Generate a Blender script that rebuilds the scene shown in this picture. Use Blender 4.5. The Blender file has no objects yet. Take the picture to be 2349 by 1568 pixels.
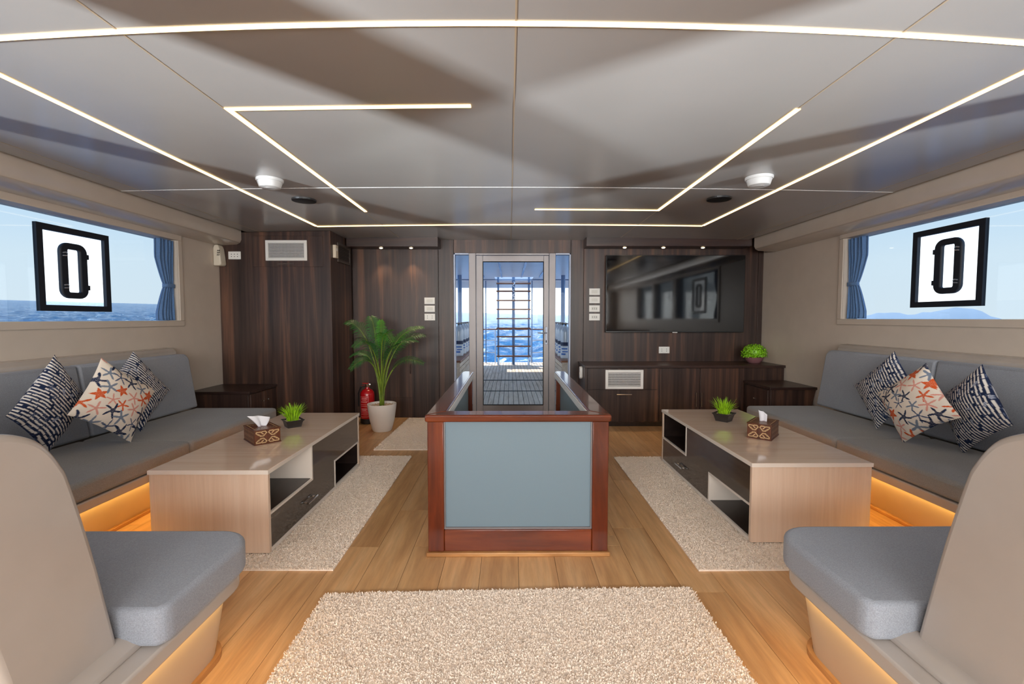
import bpy, math, random
import numpy as np
from mathutils import Vector

random.seed(7)
SC = bpy.context.scene
COL = SC.collection

# ------------------------------------------------------------------ camera
F_PX = 1050.0
cam_d = bpy.data.cameras.new('camera')
cam_d.sensor_width = 36.0
cam_d.lens = 36.0 * F_PX / 2349.0
cam_d.clip_start = 0.02
cam_d.clip_end = 20000
cam = bpy.data.objects.new('camera', cam_d)
cam.location = (0, 0, 1.22)
cam.rotation_euler = (math.pi / 2 - math.atan(54 / F_PX), 0, -math.atan(6.5 / F_PX))
COL.objects.link(cam)
SC.camera = cam

# ------------------------------------------------------------------ view / exposure
SC.view_settings.view_transform = 'Standard'
SC.view_settings.look = 'None'
SC.view_settings.gamma = 1.0
SC.view_settings.use_curve_mapping = False
SC.view_settings.exposure = 0.28


def lin(r, g, b):
    def f(c):
        c /= 255.0
        return c / 12.92 if c <= 0.04045 else ((c + 0.055) / 1.055) ** 2.4
    return (f(r), f(g), f(b), 1.0)


# ------------------------------------------------------------------ world: hazy bright sea sky
SKY_STRENGTH = 1.6
W = bpy.data.worlds.new('World')
SC.world = W
W.use_nodes = True
nt = W.node_tree
nt.nodes.clear()
tc = nt.nodes.new('ShaderNodeTexCoord')
sx = nt.nodes.new('ShaderNodeSeparateXYZ')
rp = nt.nodes.new('ShaderNodeValToRGB')
bg = nt.nodes.new('ShaderNodeBackground')
wo = nt.nodes.new('ShaderNodeOutputWorld')
nt.links.new(tc.outputs['Generated'], sx.inputs[0])
nt.links.new(sx.outputs['Z'], rp.inputs[0])
nt.links.new(rp.outputs[0], bg.inputs[0])
nt.links.new(bg.outputs[0], wo.inputs[0])
cr = rp.color_ramp
cr.elements[0].position = 0.0
cr.elements[0].color = (0.97, 1.0, 1.03, 1)
cr.elements[1].position = 1.0
cr.elements[1].color = (0.10, 0.27, 0.66, 1)
e = cr.elements.new(0.10); e.color = (0.93, 1.0, 1.06, 1)
e = cr.elements.new(0.30); e.color = (0.50, 0.78, 1.08, 1)
e = cr.elements.new(0.60); e.color = (0.20, 0.44, 0.90, 1)
bg.inputs[1].default_value = SKY_STRENGTH

# ------------------------------------------------------------------ sun (high, astern)
sd = bpy.data.lights.new('sun', 'SUN')
sd.energy = 5.0
sd.angle = math.radians(0.6)
sd.color = (1.0, 0.96, 0.9)
so = bpy.data.objects.new('sun', sd)
so.rotation_euler = Vector((0.30, -0.95, -2.25)).to_track_quat('-Z', 'Y').to_euler()
so.location = (0, 30, 40)
COL.objects.link(so)


def area(name, loc, aim, sxy, power, color=(1, 1, 1)):
    d = bpy.data.lights.new(name, 'AREA')
    d.shape = 'RECTANGLE'
    d.size, d.size_y = sxy
    d.energy = power
    d.color = color
    o = bpy.data.objects.new(name, d)
    o.location = loc
    o.rotation_euler = (Vector(aim) - Vector(loc)).to_track_quat('-Z', 'Y').to_euler()
    COL.objects.link(o)
    return o


# added fill lamp outside the front windows, brightening the whole room
area('front_fill', (0, -2.75, 1.55), (0, 3, 1.0), (5.4, 1.0), 300, (1.0, 0.97, 0.93))
# added low lamp aimed up to lighten the near ceiling
area('ceiling_fill', (0, -3.6, 0.45), (0, 1.4, 2.17), (5.4, 1.0), 70, (1.0, 0.97, 0.95))
# added lamps low outside; unseen side window piers shape their bands on the ceiling
area('port_band_lamp', (-8.0, -5.7, 0.0), (-0.9, 1.3, 2.2), (0.22, 1.0), 300, (1.0, 0.95, 0.94)).data.spread = math.radians(30)
area('starboard_band_lamp', (8.0, -3.03, 0.0), (0.9, 1.3, 2.2), (0.22, 1.0), 165, (1.0, 0.95, 0.94)).data.spread = math.radians(30)


# ================================================================== mesh helpers
def ring_yz(outer, inner, xa, xb):
    """flat frame between two closed outlines in the y-z plane, from x = xa to xb"""
    n = len(outer)
    vs = [(xa, p[0], p[1]) for p in outer] + [(xa, p[0], p[1]) for p in inner] + \
         [(xb, p[0], p[1]) for p in outer] + [(xb, p[0], p[1]) for p in inner]
    fs = []
    for i in range(n):
        j = (i + 1) % n
        fs += [(i, j, n + j, n + i), (2 * n + j, 2 * n + i, 3 * n + i, 3 * n + j),
               (j, i, 2 * n + i, 2 * n + j), (n + i, n + j, 3 * n + j, 3 * n + i)]
    if xa > 0:
        fs = [tuple(reversed(f)) for f in fs]
    return vs, fs


class MB:
    def __init__(self):
        self.v = []
        self.f = []

    def add(self, vs, fs):
        o = len(self.v)
        self.v += [tuple(p) for p in vs]
        self.f += [tuple(i + o for i in f) for f in fs]
        return self

    def box(self, x0, x1, y0, y1, z0, z1):
        if x0 > x1: x0, x1 = x1, x0
        if y0 > y1: y0, y1 = y1, y0
        if z0 > z1: z0, z1 = z1, z0
        return self.add([(x0, y0, z0), (x1, y0, z0), (x1, y1, z0), (x0, y1, z0),
                         (x0, y0, z1), (x1, y0, z1), (x1, y1, z1), (x0, y1, z1)],
                        [(0, 3, 2, 1), (4, 5, 6, 7), (0, 1, 5, 4), (1, 2, 6, 5), (2, 3, 7, 6), (3, 0, 4, 7)])

    def prism(self, poly, axis, a, b):
        """poly: 2D points; axis 'x': (y,z), 'y': (x,z), 'z': (x,y)"""
        def P(p, t):
            if axis == 'x': return (t, p[0], p[1])
            if axis == 'y': return (p[0], t, p[1])
            return (p[0], p[1], t)
        n = len(poly)
        vs = [P(p, a) for p in poly] + [P(p, b) for p in poly]
        area2 = sum(poly[i][0] * poly[(i + 1) % n][1] - poly[(i + 1) % n][0] * poly[i][1] for i in range(n))
        flip = (area2 < 0) ^ (b < a) ^ (axis == 'y')
        fs = [tuple(reversed(range(n))), tuple(range(n, 2 * n))] + \
             [(i, (i + 1) % n, n + (i + 1) % n, n + i) for i in range(n)]
        if flip:
            fs = [tuple(reversed(f)) for f in fs]
        return self.add(vs, fs)

    def tube(self, pts, r, n=8, cap=True):
        pts = [Vector(p) for p in pts]
        k = len(pts)
        rs = r if isinstance(r, (list, tuple)) else [r] * k
        vs = []
        up = None
        for i, p in enumerate(pts):
            d = (pts[min(i + 1, k - 1)] - pts[max(i - 1, 0)]).normalized()
            if up is None:
                up = Vector((0, 0, 1)) if abs(d.z) < 0.9 else Vector((1, 0, 0))
            a = d.cross(up)
            if a.length < 1e-6:
                a = d.cross(Vector((0, 1, 0)))
            a.normalize()
            b = a.cross(d).normalized()
            up = b
            for j in range(n):
                t = 2 * math.pi * j / n
                vs.append(p + (a * math.cos(t) + b * math.sin(t)) * rs[i])
        fs = []
        for i in range(k - 1):
            for j in range(n):
                fs.append((i * n + j, i * n + (j + 1) % n, (i + 1) * n + (j + 1) % n, (i + 1) * n + j))
        if cap:
            fs.append(tuple(reversed(range(n))))
            fs.append(tuple(range((k - 1) * n, k * n)))
        return self.add(vs, fs)

    def lathe(self, prof, c, n=24, axis='z', sq=None):
        """prof: (r, h) list from bottom to top"""
        vs = []
        for r, h in prof:
            for j in range(n):
                t = 2 * math.pi * j / n
                a, b = r * math.cos(t), r * math.sin(t)
                if axis == 'z': vs.append((c[0] + a, c[1] + b, c[2] + h))
                elif axis == 'x': vs.append((c[0] + h, c[1] + a, c[2] + b))
                else: vs.append((c[0] + a, c[1] - h, c[2] + b))
        fs = []
        for i in range(len(prof) - 1):
            for j in range(n):
                fs.append((i * n + j, i * n + (j + 1) % n, (i + 1) * n + (j + 1) % n, (i + 1) * n + j))
        if prof[0][0] > 1e-5: fs.append(tuple(reversed(range(n))))
        if prof[-1][0] > 1e-5: fs.append(tuple(range((len(prof) - 1) * n, len(prof) * n)))
        return self.add(vs, fs)


ORIGIN = {}


def origin_of(o):
    return ORIGIN.get(o.name, Vector((0, 0, 0)))


def build(name, mb, mat, parent=None, bevel=0.0, seg=2, smooth=False, loc=None, angle=35, subsurf=0, kind=None, label=None):
    """Link the collected shape as ONE mesh object. Shapes are given in world space."""
    if parent is not None:
        o_w = origin_of(parent)
    else:
        o_w = Vector(loc) if loc is not None else Vector((0, 0, 0))
    me = bpy.data.meshes.new(name)
    me.from_pydata([(p[0] - o_w.x, p[1] - o_w.y, p[2] - o_w.z) for p in mb.v], [], mb.f)
    me.validate()
    me.update()
    if mat is not None:
        me.materials.append(mat)
    if smooth or bevel > 0:
        me.shade_smooth()
        me.set_sharp_from_angle(angle=math.radians(angle))
    o = bpy.data.objects.new(name, me)
    COL.objects.link(o)
    if parent is not None:
        o.parent = parent
    else:
        o.location = o_w
    ORIGIN[o.name] = o_w
    if bevel > 0:
        m = o.modifiers.new('bevel', 'BEVEL')
        m.width = bevel
        m.segments = seg
        m.limit_method = 'ANGLE'
        m.angle_limit = math.radians(30)
        m.harden_normals = False
    if subsurf:
        m = o.modifiers.new('sub', 'SUBSURF')
        m.levels = subsurf
        m.render_levels = subsurf
    if kind: o['kind'] = kind
    if label: o['label'] = label
    return o


def thing(name, label, cat, loc=(0, 0, 0), group=None, kind=None):
    o = bpy.data.objects.new(name, None)
    o.empty_display_size = 0.1
    o.location = loc
    COL.objects.link(o)
    ORIGIN[o.name] = Vector(loc)
    if kind:
        o['kind'] = kind
    if label: o['label'] = label
    if cat: o['category'] = cat
    if group: o['group'] = group
    return o


def tag(o, label, cat, group=None):
    o['label'] = label
    o['category'] = cat
    if group: o['group'] = group
    return o


def struct(o, label=None):
    o['kind'] = 'structure'
    if label: o['label'] = label
    return o


def bx(*a):
    return MB().box(*a)


def rounded_rect(x0, x1, y0, y1, r, n=6, corners=(1, 1, 1, 1)):
    """ccw from (x1,y1)... corners: (x1y1, x0y1, x0y0, x1y0)"""
    pts = []
    cs = [(x1, y1, 0), (x0, y1, 90), (x0, y0, 180), (x1, y0, 270)]
    for i, (cx, cy, a0) in enumerate(cs):
        if corners[i]:
            ox = cx - r if cx == x1 else cx + r
            oy = cy - r if cy == y1 else cy + r
            for k in range(n + 1):
                a = math.radians(a0 + 90 * k / n)
                pts.append((ox + r * math.cos(a), oy + r * math.sin(a)))
        else:
            pts.append((cx, cy))
    return pts


# ================================================================== materials
def new_mat(name):
    m = bpy.data.materials.new(name)
    m.use_nodes = True
    t = m.node_tree
    t.nodes.clear()
    out = t.nodes.new('ShaderNodeOutputMaterial')
    b = t.nodes.new('ShaderNodeBsdfPrincipled')
    t.links.new(b.outputs[0], out.inputs[0])
    return m, t, b, out


def N(t, kind, **kw):
    n = t.nodes.new(kind)
    for k, v in kw.items():
        setattr(n, k, v)
    return n


def pos_map(t, scale, rand=False):
    g = N(t, 'ShaderNodeNewGeometry')
    mp = N(t, 'ShaderNodeMapping')
    mp.inputs['Scale'].default_value = scale
    t.links.new(g.outputs['Position'], mp.inputs['Vector'])
    if rand:
        oi = N(t, 'ShaderNodeObjectInfo')
        cx = N(t, 'ShaderNodeCombineXYZ')
        mu = N(t, 'ShaderNodeMath', operation='MULTIPLY')
        mu.inputs[1].default_value = 57.0
        t.links.new(oi.outputs['Random'], mu.inputs[0])
        for i in range(3): t.links.new(mu.outputs[0], cx.inputs[i])
        t.links.new(cx.outputs[0], mp.inputs['Location'])
    return mp


def noise(t, vec, scale=1.0, detail=4.0, rough=0.5, dist=0.0):
    n = N(t, 'ShaderNodeTexNoise')
    n.inputs['Scale'].default_value = scale
    n.inputs['Detail'].default_value = detail
    n.inputs['Roughness'].default_value = rough
    n.inputs['Distortion'].default_value = dist
    t.links.new(vec, n.inputs['Vector'])
    return n


def ramp(t, fac, stops):
    r = N(t, 'ShaderNodeValToRGB')
    c = r.color_ramp
    c.elements[0].position, c.elements[0].color = stops[0]
    c.elements[1].position, c.elements[1].color = stops[-1]
    for p, col in stops[1:-1]:
        el = c.elements.new(p)
        el.color = col
    t.links.new(fac, r.inputs[0])
    return r


def bump(t, b, h, strength, dist=0.01):
    bn = N(t, 'ShaderNodeBump')
    bn.inputs['Strength'].default_value = strength
    bn.inputs['Distance'].default_value = dist
    t.links.new(h, bn.inputs['Height'])
    t.links.new(bn.outputs[0], b.inputs['Normal'])
    return bn


def plain(name, col, rough=0.5, metal=0.0, spec=0.5, coat=0.0, var=0.06, nscale=6.0, bstr=0.0, bscale=200.0, emit=None, estr=0.0, trans=0.0):
    m, t, b, out = new_mat(name)
    b.inputs['Base Color'].default_value = col
    b.inputs['Roughness'].default_value = rough
    b.inputs['Metallic'].default_value = metal
    b.inputs['Specular IOR Level'].default_value = spec
    b.inputs['Coat Weight'].default_value = coat
    b.inputs['Coat Roughness'].default_value = 0.08
    if var > 0:
        mp = pos_map(t, (1, 1, 1))
        n = noise(t, mp.outputs[0], nscale, 3)
        lo = tuple(max(0, c * (1 - var)) for c in col[:3]) + (1,)
        hi = tuple(min(1, c * (1 + var)) for c in col[:3]) + (1,)
        r = ramp(t, n.outputs['Fac'], [(0.3, lo), (0.7, hi)])
        t.links.new(r.outputs[0], b.inputs['Base Color'])
    if bstr > 0:
        mp2 = pos_map(t, (1, 1, 1))
        n2 = noise(t, mp2.outputs[0], bscale, 2)
        bump(t, b, n2.outputs['Fac'], bstr, 0.002)
    if emit:
        b.inputs['Emission Color'].default_value = emit
        b.inputs['Emission Strength'].default_value = estr
    return m


def wood(name, dark, mid, light, scale, rough=0.35, coat=0.0, contrast=(0.3, 0.5, 0.72), fine=4.0, bstr=0.05, rand=False, spec=0.5, mul=0.6):
    """streaked wood; scale stretches the noise (small along the grain)"""
    m, t, b, out = new_mat(name)
    mp = pos_map(t, scale, rand)
    n1 = noise(t, mp.outputs[0], 1.0, 5, 0.6, 0.4)
    r = ramp(t, n1.outputs['Fac'], [(contrast[0], dark), (contrast[1], mid), (contrast[2], light)])
    mp2 = pos_map(t, tuple(s * fine for s in scale), rand)
    n2 = noise(t, mp2.outputs[0], 1.0, 4, 0.65)
    mx = N(t, 'ShaderNodeMix', data_type='RGBA', blend_type='MULTIPLY')
    mx.inputs['Factor'].default_value = mul
    r2 = ramp(t, n2.outputs['Fac'], [(0.25, (0.62, 0.62, 0.62, 1)), (0.7, (1.12, 1.12, 1.12, 1))])
    t.links.new(r.outputs[0], mx.inputs[6])
    t.links.new(r2.outputs[0], mx.inputs[7])
    res = mx.outputs[2]
    if rand:
        oi = N(t, 'ShaderNodeObjectInfo')
        hs = N(t, 'ShaderNodeHueSaturation')
        mr = N(t, 'ShaderNodeMapRange')
        mr.inputs['To Min'].default_value = 0.86
        mr.inputs['To Max'].default_value = 1.12
        t.links.new(oi.outputs['Random'], mr.inputs[0])
        t.links.new(mr.outputs[0], hs.inputs['Value'])
        t.links.new(res, hs.inputs['Color'])
        res = hs.outputs[0]
    t.links.new(res, b.inputs['Base Color'])
    b.inputs['Roughness'].default_value = rough
    b.inputs['Coat Weight'].default_value = coat
    b.inputs['Coat Roughness'].default_value = 0.06
    b.inputs['Specular IOR Level'].default_value = spec
    if bstr > 0:
        bump(t, b, n2.outputs['Fac'], bstr, 0.003)
    return m


def fabric(name, col, var=0.10, scale=900.0, bstr=0.25, rough=0.95):
    m, t, b, out = new_mat(name)
    mp = pos_map(t, (1, 1, 1))
    n1 = noise(t, mp.outputs[0], scale * 0.35, 3, 0.7)
    n2 = noise(t, mp.outputs[0], 3.0, 3)
    lo = tuple(c * (1 - var * 2.2) for c in col[:3]) + (1,)
    hi = tuple(min(1, c * (1 + var * 2.2)) for c in col[:3]) + (1,)
    r = ramp(t, n1.outputs['Fac'], [(0.3, lo), (0.7, hi)])
    mx = N(t, 'ShaderNodeMix', data_type='RGBA', blend_type='MULTIPLY')
    mx.inputs['Factor'].default_value = 1.0
    r2 = ramp(t, n2.outputs['Fac'], [(0.3, (0.93, 0.93, 0.94, 1)), (0.7, (1.05, 1.05, 1.04, 1))])
    t.links.new(r.outputs[0], mx.inputs[6])
    t.links.new(r2.outputs[0], mx.inputs[7])
    t.links.new(mx.outputs[2], b.inputs['Base Color'])
    b.inputs['Roughness'].default_value = rough
    b.inputs['Specular IOR Level'].default_value = 0.2
    b.inputs['Sheen Weight'].default_value = 0.15
    bump(t, b, n1.outputs['Fac'], bstr, 0.002)
    return m


def glass(name, tint, refl=0.02, rough=0.0):
    m, t, b, out = new_mat(name)
    t.nodes.remove(b)
    tr = N(t, 'ShaderNodeBsdfTransparent')
    tr.inputs[0].default_value = tint
    gl = N(t, 'ShaderNodeBsdfGlossy')
    gl.inputs['Roughness'].default_value = rough
    lw = N(t, 'ShaderNodeLayerWeight')
    lw.inputs[0].default_value = 0.5
    pw = N(t, 'ShaderNodeMath', operation='POWER')
    pw.inputs[1].default_value = 4.0
    mu = N(t, 'ShaderNodeMath', operation='MULTIPLY_ADD')
    mu.inputs[1].default_value = 0.5
    mu.inputs[2].default_value = refl
    t.links.new(lw.outputs['Facing'], pw.inputs[0])
    t.links.new(pw.outputs[0], mu.inputs[0])
    mx = N(t, 'ShaderNodeMixShader')
    t.links.new(mu.outputs[0], mx.inputs[0])
    t.links.new(tr.outputs[0], mx.inputs[1])
    t.links.new(gl.outputs[0], mx.inputs[2])
    t.links.new(mx.outputs[0], out.inputs[0])
    return m


def attr_mat(name, rough=0.9, bscale=500):
    m, t, b, out = new_mat(name)
    a = N(t, 'ShaderNodeAttribute')
    a.attribute_name = 'Col'
    mp = pos_map(t, (1, 1, 1))
    n1 = noise(t, mp.outputs[0], bscale, 2)
    t.links.new(a.outputs['Color'], b.inputs['Base Color'])
    b.inputs['Roughness'].default_value = rough
    b.inputs['Specular IOR Level'].default_value = 0.15
    bump(t, b, n1.outputs['Fac'], 0.15, 0.002)
    return m


def emis(name, col, s):
    m, t, b, out = new_mat(name)
    t.nodes.remove(b)
    em = N(t, 'ShaderNodeEmission')
    em.inputs[0].default_value = col
    em.inputs[1].default_value = s
    t.links.new(em.outputs[0], out.inputs[0])
    return m


M = {}
M['ceiling'] = plain('ceiling_panel', lin(163, 158, 154), 0.24, spec=0.6, var=0.03, nscale=2.0, bstr=0.03, bscale=300)
M['seam'] = plain('seam_filler', lin(170, 150, 125), 0.6)
M['seam_white'] = plain('seam_white', lin(235, 232, 228), 0.5)
M['cavity'] = plain('cavity', lin(95, 92, 90), 0.8)
M['wall'] = plain('wall_laminate', lin(200, 187, 174), 0.42, spec=0.4, var=0.03, bstr=0.02, bscale=400)
M['beam'] = plain('beam_laminate', lin(196, 184, 171), 0.22, spec=0.5, var=0.03)
M['wenge'] = wood('dark_wood', lin(36, 25, 23), lin(66, 48, 42), lin(122, 84, 64), (13, 13, 0.45), 0.38, contrast=(0.3, 0.52, 0.80), bstr=0.04, spec=0.4)
M['wenge_h'] = wood('dark_wood_flat', lin(33, 22, 20), lin(55, 38, 34), lin(82, 56, 44), (0.6, 13, 13), 0.32, contrast=(0.3, 0.52, 0.80), bstr=0.03, spec=0.45)
M['oak'] = wood('oak_floor', lin(176, 126, 80), lin(208, 160, 110), lin(224, 182, 134), (9, 0.8, 1), 0.36, contrast=(0.25, 0.5, 0.75), fine=5, bstr=0.05, rand=True, spec=0.45)
M['oak_trim'] = wood('oak_trim', lin(150, 100, 55), lin(185, 132, 80), lin(205, 155, 100), (2, 2, 12), 0.4, bstr=0.03)
M['mahogany'] = wood('mahogany', lin(62, 22, 9), lin(96, 37, 14), lin(124, 56, 26), (9, 9, 0.9), 0.25, coat=0.25, bstr=0.02)
M['mahogany_h'] = wood('mahogany_flat', lin(66, 24, 9), lin(102, 41, 16), lin(130, 60, 28), (1.0, 9, 9), 0.20, coat=0.5, bstr=0.02)
M['mahogany_y'] = wood('mahogany_long', lin(66, 24, 9), lin(102, 41, 16), lin(130, 60, 28), (9, 1.0, 9), 0.20, coat=0.5, bstr=0.02)
M['ash'] = wood('pale_ash', lin(220, 190, 166), lin(228, 201, 178), lin(233, 209, 188), (28, 28, 1.1), 0.16, coat=0.5, contrast=(0.25, 0.5, 0.75), bstr=0.0, mul=0.14)
M['ash_top'] = wood('pale_ash_top', lin(220, 190, 166), lin(228, 201, 178), lin(233, 209, 188), (1.1, 28, 28), 0.12, coat=0.6, contrast=(0.25, 0.5, 0.75), bstr=0.0, mul=0.14)
M['edge_white'] = plain('white_edge', lin(236, 224, 212), 0.25, var=0.0)
M['glossdark'] = wood('gloss_dark_panel', lin(52, 46, 44), lin(66, 58, 54), lin(82, 72, 66), (20, 3, 20), 0.10, coat=0.4, bstr=0.0)
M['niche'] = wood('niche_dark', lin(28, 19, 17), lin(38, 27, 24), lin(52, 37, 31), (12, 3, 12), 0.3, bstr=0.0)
M['rug'] = plain('rug_wool', lin(240, 224, 208), 0.98, spec=0.1, var=0.05, nscale=60, bstr=0.2, bscale=400)
M['grey'] = fabric('grey_fabric', lin(146, 149, 157))
M['grey2'] = fabric('grey_seat_fabric', lin(143, 142, 141))
M['shell'] = plain('beige_moulding', lin(178, 167, 158), 0.24, spec=0.5, coat=0.2, var=0.03)
M['kick'] = plain('beige_kickboard', lin(196, 178, 156), 0.35, var=0.03)
M['frost'] = None
M['white'] = plain('white_plastic', lin(232, 230, 226), 0.35, var=0.0)
M['detector'] = plain('detector_plastic', lin(196, 194, 192), 0.45, var=0.0)
M['rocker'] = plain('rocker_plastic', lin(216, 214, 208), 0.4, var=0.0)
M['offwhite'] = plain('cream_plastic', lin(214, 204, 186), 0.45, var=0.02)
M['alu'] = plain('champagne_aluminium', lin(132, 126, 126), 0.40, metal=0.35, var=0.02)
M['alu_bright'] = plain('bright_aluminium', lin(150, 156, 172), 0.4, metal=0.3, var=0.02)
M['chrome'] = plain('chrome', lin(220, 220, 222), 0.12, metal=1.0, var=0.0)
M['black'] = plain('black_plastic', lin(20, 20, 22), 0.45, var=0.0)
M['rubber'] = plain('black_gasket', lin(12, 18, 30), 0.6, var=0.0)
M['hole'] = plain('dark_hole', lin(14, 13, 13), 0.8, var=0.0)
M['ventgrey'] = plain('vent_aluminium', lin(196, 194, 192), 0.4, metal=0.2, var=0.0)
M['ventdark'] = plain('vent_interior', lin(30, 29, 30), 0.7, var=0.0)
M['venttan'] = plain('vent_bronze', lin(86, 76, 70), 0.4, metal=0.4, var=0.0)
M['screen'] = plain('tv_screen', lin(10, 10, 12), 0.06, spec=0.6, var=0.0)
M['tvframe'] = plain('tv_bezel', lin(18, 18, 20), 0.3, var=0.0)
M['curtain'] = fabric('blue_curtain', lin(92, 124, 168), var=0.08, scale=500)
M['red'] = plain('red_enamel', lin(176, 14, 22), 0.22, coat=0.4, var=0.03)
M['redlabel'] = plain('red_label_print', lin(226, 150, 150), 0.5, var=0.0)
M['potwhite'] = plain('white_planter', lin(224, 216, 208), 0.35, var=0.02)
M['gravel'] = plain('gravel', lin(190, 165, 140), 0.8, var=0.35, nscale=90)
M['stem'] = plain('palm_stem', lin(110, 130, 40), 0.45, var=0.25, nscale=20)
M['leaf'] = plain('palm_leaf', lin(52, 108, 50), 0.35, var=0.35, nscale=9)
M['leaf2'] = plain('palm_leaf_light', lin(70, 140, 36), 0.35, var=0.3, nscale=9)
M['grass'] = plain('lime_grass', lin(150, 196, 30), 0.4, var=0.4, nscale=25)
M['bush'] = plain('lime_bush', lin(130, 190, 26), 0.45, var=0.4, nscale=40)
M['mauve'] = plain('mauve_bowl', lin(138, 94, 98), 0.5, var=0.05)
M['potdark'] = plain('dark_square_pot', lin(44, 40, 38), 0.4, var=0.04)
M['boxwood'] = wood('inlaid_box_wood', lin(74, 36, 20), lin(98, 52, 30), lin(118, 66, 38), (30, 30, 4), 0.35, bstr=0.0)
M['inlay'] = plain('bone_inlay', lin(205, 170, 125), 0.4, var=0.1, nscale=80)
M['tissue'] = plain('tissue', lin(240, 238, 242), 0.9, spec=0.1, var=0.0)
M['star'] = attr_mat('starfish_print')
M['stripe'] = attr_mat('navy_bamboo_print')
M['led'] = emis('warm_led', (1.0, 0.66, 0.27, 1), 4.2)
M['led_front'] = emis('warm_led_diffuser', (1.0, 0.76, 0.42, 1), 4.0)
M['led_amber'] = emis('amber_led', (1.0, 0.61, 0.15, 1), 16.0)
M['spot'] = emis('downlight_lens', (1.0, 0.78, 0.48, 1), 8.0)
M['tint'] = glass('tinted_glass', (0.605, 0.655, 0.682, 1))
M['clear'] = glass('clear_glass', (0.97, 0.98, 0.98, 1), refl=0.003)
M['teal'] = glass('teal_glass_edge', (0.10, 0.45, 0.55, 1))
M['teak'] = wood('teak_deck', lin(196, 170, 144), lin(220, 196, 172), lin(232, 212, 192), (14, 1.4, 14), 0.7, bstr=0.05, mul=0.3)
M['caulk'] = plain('deck_caulk', lin(50, 46, 46), 0.8, var=0.0)
M['teak_rung'] = wood('teak_tread', lin(110, 62, 38), lin(146, 90, 60), lin(172, 116, 82), (2, 12, 12), 0.5, bstr=0.02)
M['steel'] = plain('steel_tube', lin(190, 200, 214), 0.25, metal=0.8, var=0.0)
M['bluesteel'] = plain('blue_grey_tube', lin(96, 124, 160), 0.3, metal=0.5, var=0.0)
M['roof'] = plain('deck_roof', lin(238, 244, 250), 0.3, var=0.03)
M['tank'] = plain('tank_paint', lin(200, 206, 214), 0.35, metal=0.2, var=0.05)
M['tankband'] = plain('tank_band_navy', lin(30, 44, 80), 0.5, var=0.0)
M['tanklabel'] = plain('tank_label', lin(226, 230, 236), 0.5, var=0.0)
M['tankprint'] = plain('tank_label_print', lin(60, 110, 190), 0.5, var=0.0)
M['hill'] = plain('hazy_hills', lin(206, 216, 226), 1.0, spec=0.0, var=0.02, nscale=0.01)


def frosted():
    m, t, b, out = new_mat('frosted_glass')
    b.inputs['Base Color'].default_value = lin(136, 154, 166)
    b.inputs['Roughness'].default_value = 0.32
    b.inputs['Specular IOR Level'].default_value = 0.5
    tl = N(t, 'ShaderNodeBsdfTranslucent')
    tl.inputs[0].default_value = lin(190, 215, 215)
    mx = N(t, 'ShaderNodeMixShader')
    mx.inputs[0].default_value = 0.35
    mp = pos_map(t, (1, 1, 1))
    n = noise(t, mp.outputs[0], 500, 2)
    bump(t, b, n.outputs['Fac'], 0.05, 0.001)
    t.links.new(b.outputs[0], mx.inputs[1])
    t.links.new(tl.outputs[0], mx.inputs[2])
    t.links.new(mx.outputs[0], out.inputs[0])
    return m


M['frost'] = frosted()


def sea_mat():
    m, t, b, out = new_mat('sea_water')
    b.inputs['Base Color'].default_value = (0.010, 0.13, 0.40, 1)
    b.inputs['Roughness'].default_value = 0.16
    b.inputs['Specular IOR Level'].default_value = 0.16
    b.inputs['IOR'].default_value = 1.33
    mp = pos_map(t, (1, 1, 0.0))
    n1 = noise(t, mp.outputs[0], 0.16, 9, 0.68, 0.8)
    n2 = noise(t, mp.outputs[0], 0.9, 4, 0.6, 0.4)
    ad = N(t, 'ShaderNodeMath', operation='MULTIPLY_ADD')
    t.links.new(n2.outputs['Fac'], ad.inputs[0])
    ad.inputs[1].default_value = 0.35
    t.links.new(n1.outputs['Fac'], ad.inputs[2])
    bump(t, b, ad.outputs[0], 1.0, 1.5)
    # sun sparkle on the waves, painted as white flecks in the base colour
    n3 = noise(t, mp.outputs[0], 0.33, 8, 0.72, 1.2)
    sparkle = ramp(t, n3.outputs['Fac'], [(0.0, (0.008, 0.085, 0.22, 1)), (0.50, (0.018, 0.135, 0.32, 1)), (0.58, (0.06, 0.24, 0.44, 1)), (0.625, (0.85, 0.9, 0.95, 1))])
    t.links.new(sparkle.outputs[0], b.inputs['Base Color'])
    return m


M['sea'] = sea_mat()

# ================================================================== ROOM SHELL
WX = 3.10        # inner face of the side walls
YB = 5.60        # inner face of the aft wall
YF = -2.20       # inner face of the front wall
ZC = 2.17


def zc(x):
    return ZC - 0.004 * x * x


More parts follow.
